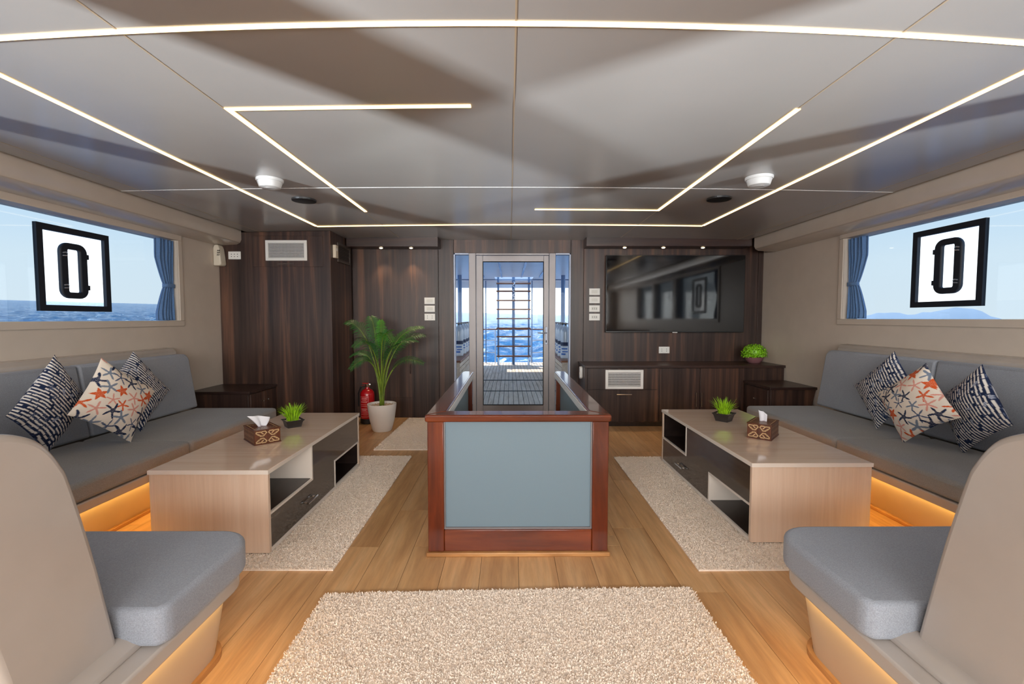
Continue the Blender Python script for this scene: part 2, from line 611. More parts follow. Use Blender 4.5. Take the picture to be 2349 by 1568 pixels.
# ---- floor with the stairwell opening
HX0, HX1, HY0, HY1 = -0.33, 0.42, 2.40, 4.10
fl = MB()
fl.box(-WX - 0.1, HX0, YF - 0.1, YB + 0.1, -0.14, -0.012)
fl.box(HX1, WX + 0.1, YF - 0.1, YB + 0.1, -0.14, -0.012)
fl.box(HX0, HX1, YF - 0.1, HY0, -0.14, -0.012)
fl.box(HX0, HX1, HY1, YB + 0.1, -0.14, -0.012)
floor = struct(build('floor', fl, M['caulk']), 'warm oak plank floor of the saloon')
rf = random.Random(3)
PWD = 0.185
plank_cache = {}
x = -WX
ci = 0
while x < WX - 1e-6:
    x1 = min(x + PWD, WX)
    y = YF - rf.random() * 1.3
    while y < YB:
        y1 = y + 1.42
        a, b_ = max(y, YF), min(y1, YB)
        if b_ - a > 0.03:
            spans = [(x, x1, a, b_)]
            # cut round the stairwell
            out_s = []
            for (p0, p1, q0, q1) in spans:
                if p1 <= HX0 or p0 >= HX1 or q1 <= HY0 or q0 >= HY1:
                    out_s.append((p0, p1, q0, q1))
                else:
                    if q0 < HY0: out_s.append((p0, p1, q0, HY0))
                    if q1 > HY1: out_s.append((p0, p1, HY1, q1))
                    if p0 < HX0: out_s.append((p0, HX0, max(q0, HY0), min(q1, HY1)))
                    if p1 > HX1: out_s.append((HX1, p1, max(q0, HY0), min(q1, HY1)))
            for (p0, p1, q0, q1) in out_s:
                g = 0.0009
                build('plank', MB().box(p0 + g, p1 - g, q0 + g, q1 - g, -0.012, 0.0), M['oak'], floor)
        y = y1
    x = x1
    ci += 1

# stairwell below the floor
sw = MB()
sw.box(HX0 - 0.06, HX0, HY0, HY1, -2.1, -0.14)
sw.box(HX1, HX1 + 0.06, HY0, HY1, -2.1, -0.14)
sw.box(HX0, HX1, HY0 - 0.06, HY0, -2.1, -0.14)
sw.box(HX0, HX1, HY1, HY1 + 0.06, -2.1, -0.14)
sw.box(HX0, HX1, HY0, HY1, -2.2, -2.1)
well = struct(build('wall_stairwell', sw, M['wall']), 'beige lining of the stairwell')
for i in range(7):
    build('step', bx(HX0, HX1, HY1 - 0.24 * (i + 1), HY1 - 0.24 * i, -0.22 * (i + 1) - 0.04, -0.22 * (i + 1)), M['oak_trim'], well, bevel=0.006)

# ---- side walls with window openings
WIN = {-1: [(2.60, 4.33), (1.24, 2.46), (-0.64, 1.13), (-2.10, -0.98)],
       1: [(2.52, 4.25), (1.24, 2.38), (-0.02, 1.13)]}
ZW = {-1: (1.20, 1.945), 1: (1.215, 1.955)}
win_id = 0
CURT = []
for s in (-1, 1):
    z0, z1 = ZW[s]
    w = MB()
    a, b_ = s * WX, s * (WX + 0.14)
    ylo, yhi = YF - 0.1, YB + 0.1
    w.box(a, b_, ylo, yhi, -0.1, z0)
    w.box(a, b_, ylo, yhi, z1, 2.40)
    ys = sorted(WIN[s])
    edges = [ylo] + [v for p in ys for v in p] + [yhi]
    for i in range(0, len(edges), 2):
        w.box(a, b_, edges[i], edges[i + 1], z0, z1)
    struct(build('wall_left' if s < 0 else 'wall_right', w, M['wall']),
           'beige laminate side wall with windows, ' + ('port' if s < 0 else 'starboard') + ' side')
    for k, (y0, y1) in enumerate(WIN[s]):
        win_id += 1
        # architrave: proud flat frame round the opening
        t_ = 0.052
        tr = MB()
        xa, xb = s * (WX - 0.012), s * WX
        tr.box(xa, xb, y0 - t_, y1 + t_, z0 - t_, z0)
        tr.box(xa, xb, y0 - t_, y1 + t_, z1, z1 + t_)
        tr.box(xa, xb, y0 - t_, y0, z0, z1)
        tr.box(xa, xb, y1, y1 + t_, z0, z1)
        wo_ = struct(build('window_%d' % win_id, tr, M['wall'], bevel=0.003, loc=(s * WX, (y0 + y1) / 2, z0)),
                     'beige framed tinted window of the %s wall' % ('left' if s < 0 else 'right'))
        xg = s * (WX + 0.09)
        xg2 = s * (WX + 0.098)
        if k == 0:
            hy0, hy1, hz0, hz1 = (3.13, 3.69, 1.272, 1.872) if s < 0 else (3.07, 3.62, 1.305, 1.892)
            hb = 0.042
            hi = (hy0 + hb, hy1 - hb, hz0 + hb, hz1 - hb)
            rc = lambda a0, a1, c0, c1: [(a1, c1), (a0, c1), (a0, c0), (a1, c0)]
            g = MB().add(*ring_yz(rc(y0 - .01, y1 + .01, z0 - .01, z1 + .01), rc(hy0 + hb / 2, hy1 - hb / 2, hz0 + hb / 2, hz1 - hb / 2), xg, xg2))
            build('glass', g, M['tint'], wo_, label='blue tinted window glass')
            # opening hatch: clear square pane in a black gasket
            fr = MB()
            xf0, xf1 = s * (WX + 0.078), s * (WX + 0.104)
            fr.box(xf0, xf1, hy0, hi[0], hz0, hz1)
            fr.box(xf0, xf1, hi[1], hy1, hz0, hz1)
            fr.box(xf0, xf1, hi[0], hi[1], hz0, hi[2])
            fr.box(xf0, xf1, hi[0], hi[1], hi[3], hz1)
            hf = build('hatch_frame', fr, M['rubber'], wo_, label='black square hatch gasket')
            py0, py1, pz0, pz1 = (3.29, 3.50, 1.365, 1.765) if s < 0 else (3.225, 3.435, 1.40, 1.80)
            cp = MB().add(*ring_yz(rc(hi[0] - .01, hi[1] + .01, hi[2] - .01, hi[3] + .01), rc(py0 + .03, py1 - .03, pz0 + .025, pz1 - .025), xg, xg2))
            build('hatch_glass', cp, M['clear'], wo_, label='clear square hatch pane')
            # rounded porthole ring
            op = rounded_rect(py0, py1, pz0, pz1, 0.065, 6)
            ip = rounded_rect(py0 + 0.058, py1 - 0.058, pz0 + 0.045, pz1 - 0.045, 0.012, 6)
            ring = MB().add(*ring_yz(op, ip, s * (WX + 0.078), s * (WX + 0.106)))
            po = build('porthole_frame', ring, M['rubber'], wo_, bevel=0.008, label='black rounded porthole frame')
            build('porthole_glass', bx(s * (WX + 0.09), s * (WX + 0.094), py0 + 0.055, py1 - 0.055, pz0 + 0.042, pz1 - 0.042), M['clear'], wo_)
            for zz in (pz0 + 0.085, pz1 - 0.085):
                build('hinge', bx(s * (WX + 0.080), s * (WX + 0.102), py1 - 0.008, py1 + 0.014, zz - 0.018, zz + 0.018), M['rubber'], po, bevel=0.003)
                lt = MB()
                lt.tube([(s * (WX + 0.074), py0 + 0.012, zz + 0.008), (s * (WX + 0.066), py0 + 0.028, zz + 0.012), (s * (WX + 0.074), py0 + 0.046, zz + 0.004)], 0.005, 6)
                lt.tube([(s * (WX + 0.074), py0 + 0.014, zz - 0.012), (s * (WX + 0.068), py0 + 0.040, zz - 0.010)], 0.005, 6)
                build('latch', lt, M['steel'], po, smooth=True)
            CURT.append((s, y1, z0, z1))
        else:
            build('glass', bx(xg, xg2, y0, y1, z0, z1), M['tint'], wo_, label='blue tinted window glass')

# ---- front wall (behind the photographer) with wide windows
w = MB()
fz0, fz1 = 1.05, 1.98
w.box(-WX - 0.1, WX + 0.1, YF - 0.12, YF, -0.1, fz0)
w.box(-WX - 0.1, WX + 0.1, YF - 0.12, YF, fz1, 2.40)
fe = [-WX - 0.1, -2.85, -1.05, -0.85, 0.85, 1.05, 2.85, WX + 0.1]
for i in range(0, 8, 2):
    w.box(fe[i], fe[i + 1], YF - 0.12, YF, fz0, fz1)
struct(build('wall_front', w, M['wall']), 'beige front wall behind the camera')
for i in range(1, 7, 2):
    win_id += 1
    x0_, x1_ = fe[i], fe[i + 1]
    f_ = MB()
    f_.box(x0_ - .05, x1_ + .05, YF, YF + .012, fz0 - .05, fz0)
    f_.box(x0_ - .05, x1_ + .05, YF, YF + .012, fz1, fz1 + .05)
    f_.box(x0_ - .05, x0_, YF, YF + .012, fz0, fz1)
    f_.box(x1_, x1_ + .05, YF, YF + .012, fz0, fz1)
    wo_ = struct(build('window_%d' % win_id, f_, M['wall'], loc=(0, YF, fz0)), 'front window behind the camera')
    build('glass', bx(x0_, x1_, YF - .07, YF - .062, fz0, fz1), M['clear'], wo_)

# ---- ceiling: backing plus separate satin panels that follow the deck camber
ceil = struct(build('ceiling', bx(-WX - 0.1, WX + 0.1, YF - 0.1, YB + 0.1, 2.215, 2.40), M['cavity']),
              'grey satin panelled ceiling')
XE = [-2.80, -2.66, -1.285, 0.022, 1.302, 2.66, 2.80]
YE = [YF, 3.375, YB]
for i in range(len(XE) - 1):
    for j in range(2):
        g = 0.003
        a, b_ = XE[i] + g, XE[i + 1] - g
        c_, d_ = YE[j] + g, YE[j + 1] - g
        n = max(2, int((b_ - a) / 0.12))
        top, bot = [], []
        xs = [a + (b_ - a) * q / n for q in range(n + 1)]
        poly = [(q, zc(q)) for q in xs] + [(q, zc(q) + 0.018) for q in reversed(xs)]
        build('panel', MB().prism(poly, 'y', c_, d_), M['ceiling'], ceil, smooth=True, angle=20)


def strip_under(name, pts, wid, th, mat, parent=None, dz=0.0):
    """a flat profile following points (x,y) under the cambered ceiling, mitred"""
    P = [Vector((p[0], p[1], 0)) for p in pts]
    k = len(P)
    mb = MB()
    vs = []
    for i in range(k):
        if i == 0: d = (P[1] - P[0]).normalized(); nrm = Vector((-d.y, d.x, 0)); s_ = 1
        elif i == k - 1: d = (P[-1] - P[-2]).normalized(); nrm = Vector((-d.y, d.x, 0)); s_ = 1
        else:
            d1 = (P[i] - P[i - 1]).normalized(); d2 = (P[i + 1] - P[i]).normalized()
            n1 = Vector((-d1.y, d1.x, 0)); n2 = Vector((-d2.y, d2.x, 0))
            nrm = (n1 + n2).normalized(); s_ = 1 / max(0.3, nrm.dot(n1))
        for side in (-1, 1):
            q = P[i] + nrm * side * wid / 2 * s_
            vs.append((q.x, q.y, zc(q.x) - th + dz)); vs.append((q.x, q.y, zc(q.x) + 0.001 + dz))
    fs = []
    for i in range(k - 1):
        o = i * 4; p = o + 4
        fs += [(o, o + 2, p + 2, p), (o + 1, p + 1, p + 3, o + 3), (o, p, p + 1, o + 1), (o + 2, o + 3, p + 3, p + 2)]
    fs += [(0, 1, 3, 2), ((k - 1) * 4, (k - 1) * 4 + 2, (k - 1) * 4 + 3, (k - 1) * 4 + 1)]
    mb.add(vs, fs)
    return build(name, mb, mat, parent)


def dens(pts, step=0.3):
    out = []
    for a, b_ in zip(pts, pts[1:]):
        n = max(1, int(math.hypot(b_[0] - a[0], b_[1] - a[1]) / step))
        for i in range(n): out.append((a[0] + (b_[0] - a[0]) * i / n, a[1] + (b_[1] - a[1]) * i / n))
    out.append(pts[-1])
    return out


# seam cover strips
tid = 0
for xs_ in XE[1:-1]:
    tid += 1
    struct(strip_under('trim_%d' % tid, dens([(xs_, YF), (xs_, YB - 0.02)], 1.0), 0.006, 0.001, M['seam']), 'thin seam strip along the ceiling')
tid += 1
struct(strip_under('trim_%d' % tid, dens([(-2.8, 3.375), (2.8, 3.375)], 0.2), 0.008, 0.0015, M['seam_white']), 'thin white seam across the ceiling')

# beams over the windows
for s in (-1, 1):
    tid += 1
    yend = 4.943 if s < 0 else 5.36
    zb = 2.005
    poly = [(s * WX, zb - 0.012), (s * 2.90, zb), (s * 2.865, zb + 0.018), (s * 2.85, zb + 0.05), (s * 2.85, 2.215), (s * WX, 2.215)]
    struct(build('trim_%d' % tid, MB().prism(poly, 'y', YF, yend), M['beam'], bevel=0.004), 'beige boxed beam above the %s windows' % ('left' if s < 0 else 'right'))

# ---- aft wall: dark wood boards around the glazed door
DX0, DX1, DZ1 = -0.676, 0.752, 2.012
w = MB()
w.box(-WX - 0.1, DX0, YB + 0.02, YB + 0.12, -0.1, 2.40)
w.box(DX1, WX + 0.1, YB + 0.02, YB + 0.12, -0.1, 2.40)
w.box(DX0, DX1, YB + 0.02, YB + 0.12, DZ1, 2.40)
wall_back = struct(build('wall_back', w, M['niche']), 'dark wood panelled aft wall')
PZ1 = 2.21
for (a, b_, z0, z1) in [(-1.90, -0.862, 0.0, PZ1), (-0.858, DX0, 0.0, PZ1), (DX0 + 0.003, DX1 - 0.003, DZ1, PZ1),
                        (DX1, 0.905, 0.0, PZ1), (0.909, 3.035, 0.0, PZ1), (3.039, 3.10, 0.0, PZ1)]:
    build('panel', bx(a, b_, YB, YB + 0.02, z0, z1), M['wenge'], wall_back, bevel=0.002)
# small cupboard door let into the left panel
cd_ = thing('wall_cupboard', 'flush dark wood cupboard door behind the palm', 'cupboard', (-1.47, YB, 0.25))
build('door', bx(-1.78, -1.165, YB - 0.006, YB, 0.25, 1.02), M['wenge'], cd_, bevel=0.002)
hb_ = MB()
hb_.tube([(-1.205, YB - 0.006, 0.545), (-1.205, YB - 0.035, 0.55), (-1.205, YB - 0.035, 0.66), (-1.205, YB - 0.006, 0.665)], 0.006, 8)
build('handle', hb_, M['chrome'], cd_, smooth=True)

# soffits with downlights
for (nm, a, b_, zb, lights) in [('left', -1.895, -0.83, 2.055, (-1.514, -1.16)), ('right', 0.902, 2.84, 2.062, (1.37, 1.83, 2.30))]:
    tid += 1
    sf = struct(build('trim_%d' % tid, bx(a, b_, 5.385, YB - 0.001, zb, 2.20), M['wenge_h'], bevel=0.003, loc=((a + b_) / 2, 5.5, zb)), 'dark wood soffit with small downlights, %s of the door' % nm)
    for lx in lights:
        build('downlight_ring', MB().lathe([(0.0215, -0.004), (0.028, -0.004), (0.030, 0.001)], (lx, 5.47, zb), 20), M['chrome'], sf, smooth=True)
        build('downlight', MB().lathe([(0.0, -0.012), (0.012, -0.011), (0.020, -0.006), (0.021, 0.001)], (lx, 5.47, zb), 16), M['spot'], sf)
        ld = bpy.data.lights.new('downlight_beam', 'SPOT')
        ld.energy = 9.0
        ld.spot_size = math.radians(85)
        ld.spot_blend = 0.6
        ld.color = (1.0, 0.74, 0.44)
        ld.shadow_soft_size = 0.012
        lo = bpy.data.objects.new('downlight_beam', ld)
        lo.location = (lx - ((a + b_) / 2), 5.47 - 5.5, -0.03)
        lo.parent = sf
        COL.objects.link(lo)

# ---- glazed aft door
door = struct(build('door_1', MB().box(-0.49, -0.405, 5.60, 5.68, 0.0, DZ1).box(0.487, 0.565, 5.60, 5.68, 0.0, DZ1)
                    .box(-0.405, 0.487, 5.60, 5.68, 1.985, DZ1).box(-0.405, 0.487, 5.60, 5.68, 0.0, 0.06), M['alu'], bevel=0.004, loc=(0.04, 5.6, 0)),
              'champagne aluminium framed glass door to the aft deck')
leaf = build('door_leaf', MB().box(-0.400, -0.320, 5.59, 5.64, 0.065, 1.980).box(0.420, 0.482, 5.59, 5.64, 0.065, 1.980)
             .box(-0.320, 0.420, 5.59, 5.64, 1.908, 1.980).box(-0.320, 0.420, 5.59, 5.64, 0.065, 0.155), M['alu'], door, bevel=0.003)
build('glass', bx(-0.32, 0.42, 5.612, 5.618, 0.155, 1.908), M['clear'], door)
gk = MB()
for (a, b_, c_, d_) in [(-0.322, -0.314, 0.153, 1.91), (0.414, 0.422, 0.153, 1.91)]:
    gk.box(a, b_, 5.586, 5.612, c_, d_)
gk.box(-0.314, 0.414, 5.586, 5.612, 1.902, 1.91).box(-0.314, 0.414, 5.586, 5.612, 0.153, 0.161)
build('gasket', gk, M['hole'], leaf)
hp = build('handle_plate', bx(0.438, 0.468, 5.578, 5.59, 0.90, 1.12), M['alu_bright'], leaf, bevel=0.003)
hh = MB().tube([(0.453, 5.578, 1.045), (0.453, 5.545, 1.045), (0.40, 5.54, 1.042), (0.345, 5.54, 1.046)], [0.009, 0.009, 0.008, 0.006], 8)
build('handle', hh, M['alu_bright'], leaf, smooth=True)
build('keyhole', bx(0.448, 0.458, 5.575, 5.579, 0.925, 0.955), M['hole'], leaf)
for s, a, b_ in ((-1, -0.676, -0.49), (1, 0.565, 0.752)):
    fr = MB()
    o0 = a if s < 0 else b_
    fr.box(o0, o0 - s * 0.02, 5.60, 5.68, 0.0, DZ1)
    fr.box(min(a, b_) + 0.0, max(a, b_), 5.60, 5.68, DZ1 - 0.02, DZ1)
    fr.box(min(a, b_), max(a, b_), 5.60, 5.68, 0.0, 0.03)
    build('sidelight_frame', fr, M['alu_bright'], door, bevel=0.003)
    build('sidelight_glass', bx(a + 0.005, b_ - 0.005, 5.64, 5.646, 0.03, DZ1 - 0.02), M['clear'], door)

# ================================================================== LED strips on the ceiling
TL = 0.004
LX = 1.955
front = []
for i in range(25):
    xx = -LX + 2 * LX * i / 24
    front.append((xx, 1.525 + 0.024 * xx * xx))
yf_end = front[0][1]
o = strip_under('led_strip', front, 0.020, TL, M['led_front'])
tag(o, 'long bowed glowing ceiling light strip nearest the camera', 'light strip')
o = strip_under('led_strip', dens([(-LX, yf_end + 0.02), (-LX, 4.705)]), 0.024, TL, M['led'])
tag(o, 'glowing light strip running down the left side of the ceiling', 'light strip')
o = strip_under('led_strip', dens([(LX, yf_end + 0.02), (LX, 4.655)]), 0.024, TL, M['led'])
tag(o, 'glowing light strip running down the right side of the ceiling', 'light strip')
o = strip_under('led_strip', dens([(-LX, 4.725), (LX, 4.675)]), 0.024, TL, M['led'])
tag(o, 'glowing light strip crossing the ceiling in front of the dark aft wall', 'light strip')
o = strip_under('led_strip', dens([(-0.171, 2.10), (-1.268, 2.125), (-1.268, 4.11)], 0.25), 0.024, TL, M['led'])
tag(o, 'L shaped glowing ceiling strip left of centre, short arm nearest the camera', 'light strip')
o = strip_under('led_strip', dens([(1.302, 2.105), (1.302, 4.045), (0.224, 4.045)], 0.25), 0.024, TL, M['led'])
tag(o, 'L shaped glowing ceiling strip right of centre, short arm farthest away', 'light strip')

# smoke detectors and speakers
for (x_, y_, side) in [(-1.62, 3.16, 'left'), (1.665, 3.09, 'right')]:
    t_ = thing('smoke_detector', 'round white smoke detector on the %s half of the ceiling' % side, 'smoke detector', (x_, y_, zc(x_)), 'smoke detectors')
    build('base', MB().lathe([(0.082, -0.018), (0.086, -0.012), (0.086, 0.0)], (x_, y_, zc(x_)), 32), M['detector'], t_, smooth=True)
    build('body', MB().lathe([(0.0, -0.062), (0.050, -0.062), (0.066, -0.056), (0.078, -0.020), (0.076, -0.016)], (x_, y_, zc(x_)), 32), M['detector'], t_, smooth=True, angle=50)
    build('grille', MB().lathe([(0.018, -0.0635), (0.034, -0.0635), (0.035, -0.061)], (x_, y_, zc(x_)), 24), M['ventgrey'], t_, smooth=True)
for (x_, y_, side) in [(-1.625, 3.69, 'left'), (1.645, 3.63, 'right')]:
    t_ = thing('ceiling_speaker', 'flat round black speaker in the %s half of the ceiling' % side, 'speaker', (x_, y_, zc(x_)), 'ceiling speakers')
    build('rim', MB().lathe([(0.078, -0.014), (0.090, -0.012), (0.092, 0.0)], (x_, y_, zc(x_)), 32), M['black'], t_, smooth=True)
    build('cone_cover', MB().lathe([(0.0, -0.010), (0.080, -0.012), (0.080, -0.002)], (x_, y_, zc(x_)), 32), M['hole'], t_, smooth=True)


# ================================================================== fittings
def vent(name, label, c, wid, hei, axis, frame_mat, slat_mat, back_mat, nh, nv, fw=0.03, depth=0.014, group='air vents'):
    """axis 'y': faces -Y; axis 'x': faces +X. c is the centre on the carrying face."""
    t_ = thing(name, label, 'air vent', c, group)

    def B(u0, u1, d0, d1, v0, v1):
        if axis == 'y': return (c[0] + u0, c[0] + u1, c[1] - d1, c[1] - d0, c[2] + v0, c[2] + v1)
        return (c[0] + d0, c[0] + d1, c[1] + u0, c[1] + u1, c[2] + v0, c[2] + v1)
    hw, hh = wid / 2, hei / 2
    f = MB()
    f.box(*B(-hw, -hw + fw, 0, depth, -hh, hh)).box(*B(hw - fw, hw, 0, depth, -hh, hh))
    f.box(*B(-hw + fw, hw - fw, 0, depth, -hh, -hh + fw)).box(*B(-hw + fw, hw - fw, 0, depth, hh - fw, hh))
    build('frame', f, frame_mat, t_, bevel=0.002)
    build('backing', bx(*B(-hw + fw, hw - fw, 0.0, 0.001, -hh + fw, hh - fw)), back_mat, t_)
    sl = MB()
    for i in range(nh):
        v = -hh + fw + (hei - 2 * fw) * (i + 0.5) / nh
        th = (hei - 2 * fw) / nh * 0.26
        sl.box(*B(-hw + fw, hw - fw, 0.006, 0.011, v - th, v + th))
    build('louvre', sl, slat_mat, t_, kind='stuff')
    if nv:
        vb = MB()
        for i in range(nv):
            u = -hw + fw + (wid - 2 * fw) * (i + 0.5) / nv
            vb.box(*B(u - 0.002, u + 0.002, 0.001, 0.006, -hh + fw, hh - fw))
        build('vane', vb, slat_mat, t_, kind='stuff')
    return t_


def bar_handle(parent, p0, p1, out, r=0.005, mat=None, inset=0.0):
    p0, p1, out = Vector(p0), Vector(p1), Vector(out)
    d = (p1 - p0).normalized()
    mb = MB().tube([p0, p0 + out, p1 + out, p1], r, 8)
    mb.tube([p0 + out - d * 0.012, p1 + out + d * 0.012], r * 1.15, 8)
    return build('handle', mb, mat or M['chrome'], parent, smooth=True)


# ---- tall cabinet, left of the door
tc_ = thing('tall_cabinet', 'tall dark wood cabinet at the left end of the aft wall', 'cabinet', (-2.5, 5.25, 0))
build('body', MB().prism([(-1.908, 0.0), (-1.908, zc(1.908) - 0.002), (-2.35, zc(2.35) - 0.002), (-2.80, zc(2.80) - 0.002), (-WX + 0.002, zc(2.80) - 0.002), (-WX + 0.002, 0.0)], 'y', 4.945, YB - 0.001), M['wenge'], tc_, bevel=0.003)
pn = build('access_panel', bx(-2.735, -1.99, 4.939, 4.945, 1.772, 2.098), M['wenge'], tc_, bevel=0.002)
bar_handle(pn, (-2.452, 4.939, 1.80), (-2.30, 4.939, 1.80), (0, -0.016, 0), 0.004)
vent('air_vent', 'white framed air vent high on the tall dark cabinet', (-2.372, 4.938, 1.942), 0.44, 0.215, 'y', M['white'], M['ventgrey'], M['ventdark'], 10, 26)
vent('air_vent', 'dark bronze air vent on the side of the tall cabinet', (-1.908, 5.33, 1.955), 0.40, 0.215, 'x', M['venttan'], M['venttan'], M['ventdark'], 9, 0)
ct = thing('control_box', 'small cream control box beside the bronze air vent', 'control box', (-1.9, 5.04, 1.945))
build('case', bx(-1.908, -1.872, 5.00, 5.075, 1.875, 2.015), M['offwhite'], ct, bevel=0.006)
build('button', bx(-1.872, -1.869, 5.02, 5.055, 1.95, 1.98), M['white'], ct, bevel=0.001)


# ---- wall plates
def plate(name, label, cat, x0, x1, z0, z1, yf, marks, group):
    t_ = thing(name, label, cat, ((x0 + x1) / 2, yf, z0), group)
    build('plate', bx(x0, x1, yf - 0.008, yf, z0, z1), M['white'], t_, bevel=0.002)
    cx, cz = (x0 + x1) / 2, (z0 + z1) / 2
    if marks == 'switch':
        build('rocker', bx(cx - 0.036, cx + 0.036, yf - 0.012, yf - 0.008, cz - 0.019, cz + 0.019), M['rocker'], t_, bevel=0.001)
    elif marks == 'three':
        for i in (-1, 0, 1):
            build('rocker', bx(cx + i * 0.025 - 0.011, cx + i * 0.025 + 0.011, yf - 0.012, yf - 0.008, cz - 0.018, cz + 0.018), M['rocker'], t_, bevel=0.001)
        for i in (-1, 0, 1):
            build('slot', bx(cx + i * 0.025 - 0.002, cx + i * 0.025 + 0.002, yf - 0.0125, yf - 0.012, cz - 0.010, cz + 0.010), M['hole'], t_)
    else:
        k = marks
        for i in range(k):
            sx_ = cx + (i - (k - 1) / 2) * (0.058 if k == 2 else 0.032)
            for dz in (-0.012, 0.012):
                build('socket_hole', MB().lathe([(0.0045, -0.0005), (0.0045, 0.0006)], (sx_, yf - 0.008, cz + dz), 10, 'y'), M['hole'], t_)
    return t_


SWG = 'white switch plates by the door'
plate('switch_plate', 'top white switch plate of three above the palm, left of the door', 'switch', -1.031, -0.905, 1.394, 1.474, YB, 'switch', SWG)
plate('switch_plate', 'middle white switch plate of three above the palm, left of the door', 'switch', -1.031, -0.905, 1.298, 1.376, YB, 'switch', SWG)
plate('socket_plate', 'white socket plate under the two switches left of the door', 'socket', -1.031, -0.903, 1.196, 1.278, YB, 2, SWG)
plate('switch_plate', 'topmost white switch plate of four between door and television', 'switch', 0.976, 1.106, 1.505, 1.585, YB, 'switch', SWG)
plate('switch_plate', 'second white switch plate from the top between door and television', 'switch', 0.976, 1.106, 1.405, 1.485, YB, 'switch', SWG)
plate('switch_plate', 'third white switch plate from the top between door and television', 'switch', 0.976, 1.106, 1.300, 1.380, YB, 'three', SWG)
plate('switch_plate', 'lowest white switch plate of four between door and television', 'switch', 0.976, 1.108, 1.196, 1.278, YB, 'three', SWG)
plate('socket_plate', 'white double socket under the television', 'socket', 1.837, 1.968, 0.793, 0.874, YB, 2, 'white sockets')
plate('socket_plate', 'white triple socket beside the air freshener on the tall cabinet', 'socket', -2.993, -2.862, 1.850, 1.932, 4.945, 3, 'white sockets')

# ---- air freshener in the left corner
af = thing('air_freshener', 'cream air freshener dispenser high in the left corner', 'dispenser', (-3.06, 4.88, 1.77))
prof = [(-3.113, 1.79), (-3.104, 1.772), (-3.03, 1.772), (-3.016, 1.79), (-3.022, 1.86), (-3.034, 1.955), (-3.048, 1.992), (-3.085, 1.992), (-3.098, 1.955)]
prof = [(max(p[0], -3.098), p[1]) for p in prof]
build('body', MB().prism(prof, 'y', 4.845, 4.943), M['offwhite'], af, bevel=0.012, seg=3)
sl = MB()
for i in range(3):
    for j in range(2):
        sl.prism([(-3.055 + j * .014 + i * .002, 1.875 + i * .022), (-3.045 + j * .014 + i * .002, 1.880 + i * .022), (-3.043 + j * .014 + i * .002, 1.893 + i * .022), (-3.053 + j * .014 + i * .002, 1.888 + i * .022)], 'y', 4.8435, 4.846)
build('vent_slot', sl, M['hole'], af)

# ---- television
tv = thing('television', 'large wall mounted flat black television above the low cabinet', 'television', (2.0, 5.55, 1.05))
build('cabinet', bx(1.165, 2.842, 5.525, 5.570, 1.050, 1.979), M['tvframe'], tv, bevel=0.004)
build('screen', bx(1.172, 2.835, 5.5235, 5.5255, 1.066, 1.972), M['screen'], tv)
build('wall_bracket', bx(1.7, 2.3, 5.570, YB - 0.001, 1.3, 1.7), M['black'], tv)
build('maker_badge', bx(1.975, 2.035, 5.5225, 5.5255, 1.046, 1.056), M['ventgrey'], tv)

# ---- low cabinet under the television
lc = thing('low_cabinet', 'long low dark wood cabinet under the television', 'cabinet', (2.0, 5.35, 0))
build('carcass', bx(0.862, WX - 0.002, 5.115, YB - 0.001, 0.05, 0.665), M['wenge'], lc, bevel=0.002)
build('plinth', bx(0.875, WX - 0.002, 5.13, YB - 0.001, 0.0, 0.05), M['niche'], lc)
build('worktop', bx(0.845, WX - 0.002, 5.085, YB - 0.001, 0.667, 0.695), M['wenge_h'], lc, bevel=0.003)
build('side_panel', bx(0.850, 0.861, 5.105, YB - 0.001, 0.0, 0.665), M['wenge'], lc, bevel=0.001)
build('upper_panel', bx(0.880, 1.668, 5.100, 5.115, 0.425, 0.660), M['wenge'], lc, bevel=0.002)
dr = build('flap_door', bx(0.880, 1.668, 5.100, 5.115, 0.062, 0.417), M['wenge'], lc, bevel=0.002)
bar_handle(dr, (1.215, 5.10, 0.370), (1.36, 5.10, 0.370), (0, -0.022, 0), 0.006)
d1_ = build('door', bx(1.690, 2.142, 5.100, 5.115, 0.062, 0.660), M['wenge'], lc, bevel=0.002)
bar_handle(d1_, (2.098, 5.10, 0.245), (2.098, 5.10, 0.38), (0, -0.022, 0), 0.006)
d2_ = build('door', bx(2.148, 2.600, 5.100, 5.115, 0.062, 0.660), M['wenge'], lc, bevel=0.002)
bar_handle(d2_, (2.160, 5.10, 0.245), (2.160, 5.10, 0.38), (0, -0.022, 0), 0.006)
vent('air_vent', 'white framed air vent on the low cabinet under the television', (1.29, 5.0995, 0.538), 0.425, 0.215, 'y', M['white'], M['ventgrey'], M['ventdark'], 8, 24)
dv = thing('wall_device', 'small white rounded device on the side of the low cabinet', 'device', (0.84, 5.30, 0.58))
build('case', MB().prism(rounded_rect(5.24, 5.31, 0.525, 0.665, 0.03), 'x', 0.815, 0.848), M['white'], dv, bevel=0.006)
build('button', bx(0.812, 0.816, 5.26, 5.29, 0.57, 0.60), M['offwhite'], dv, bevel=0.002)

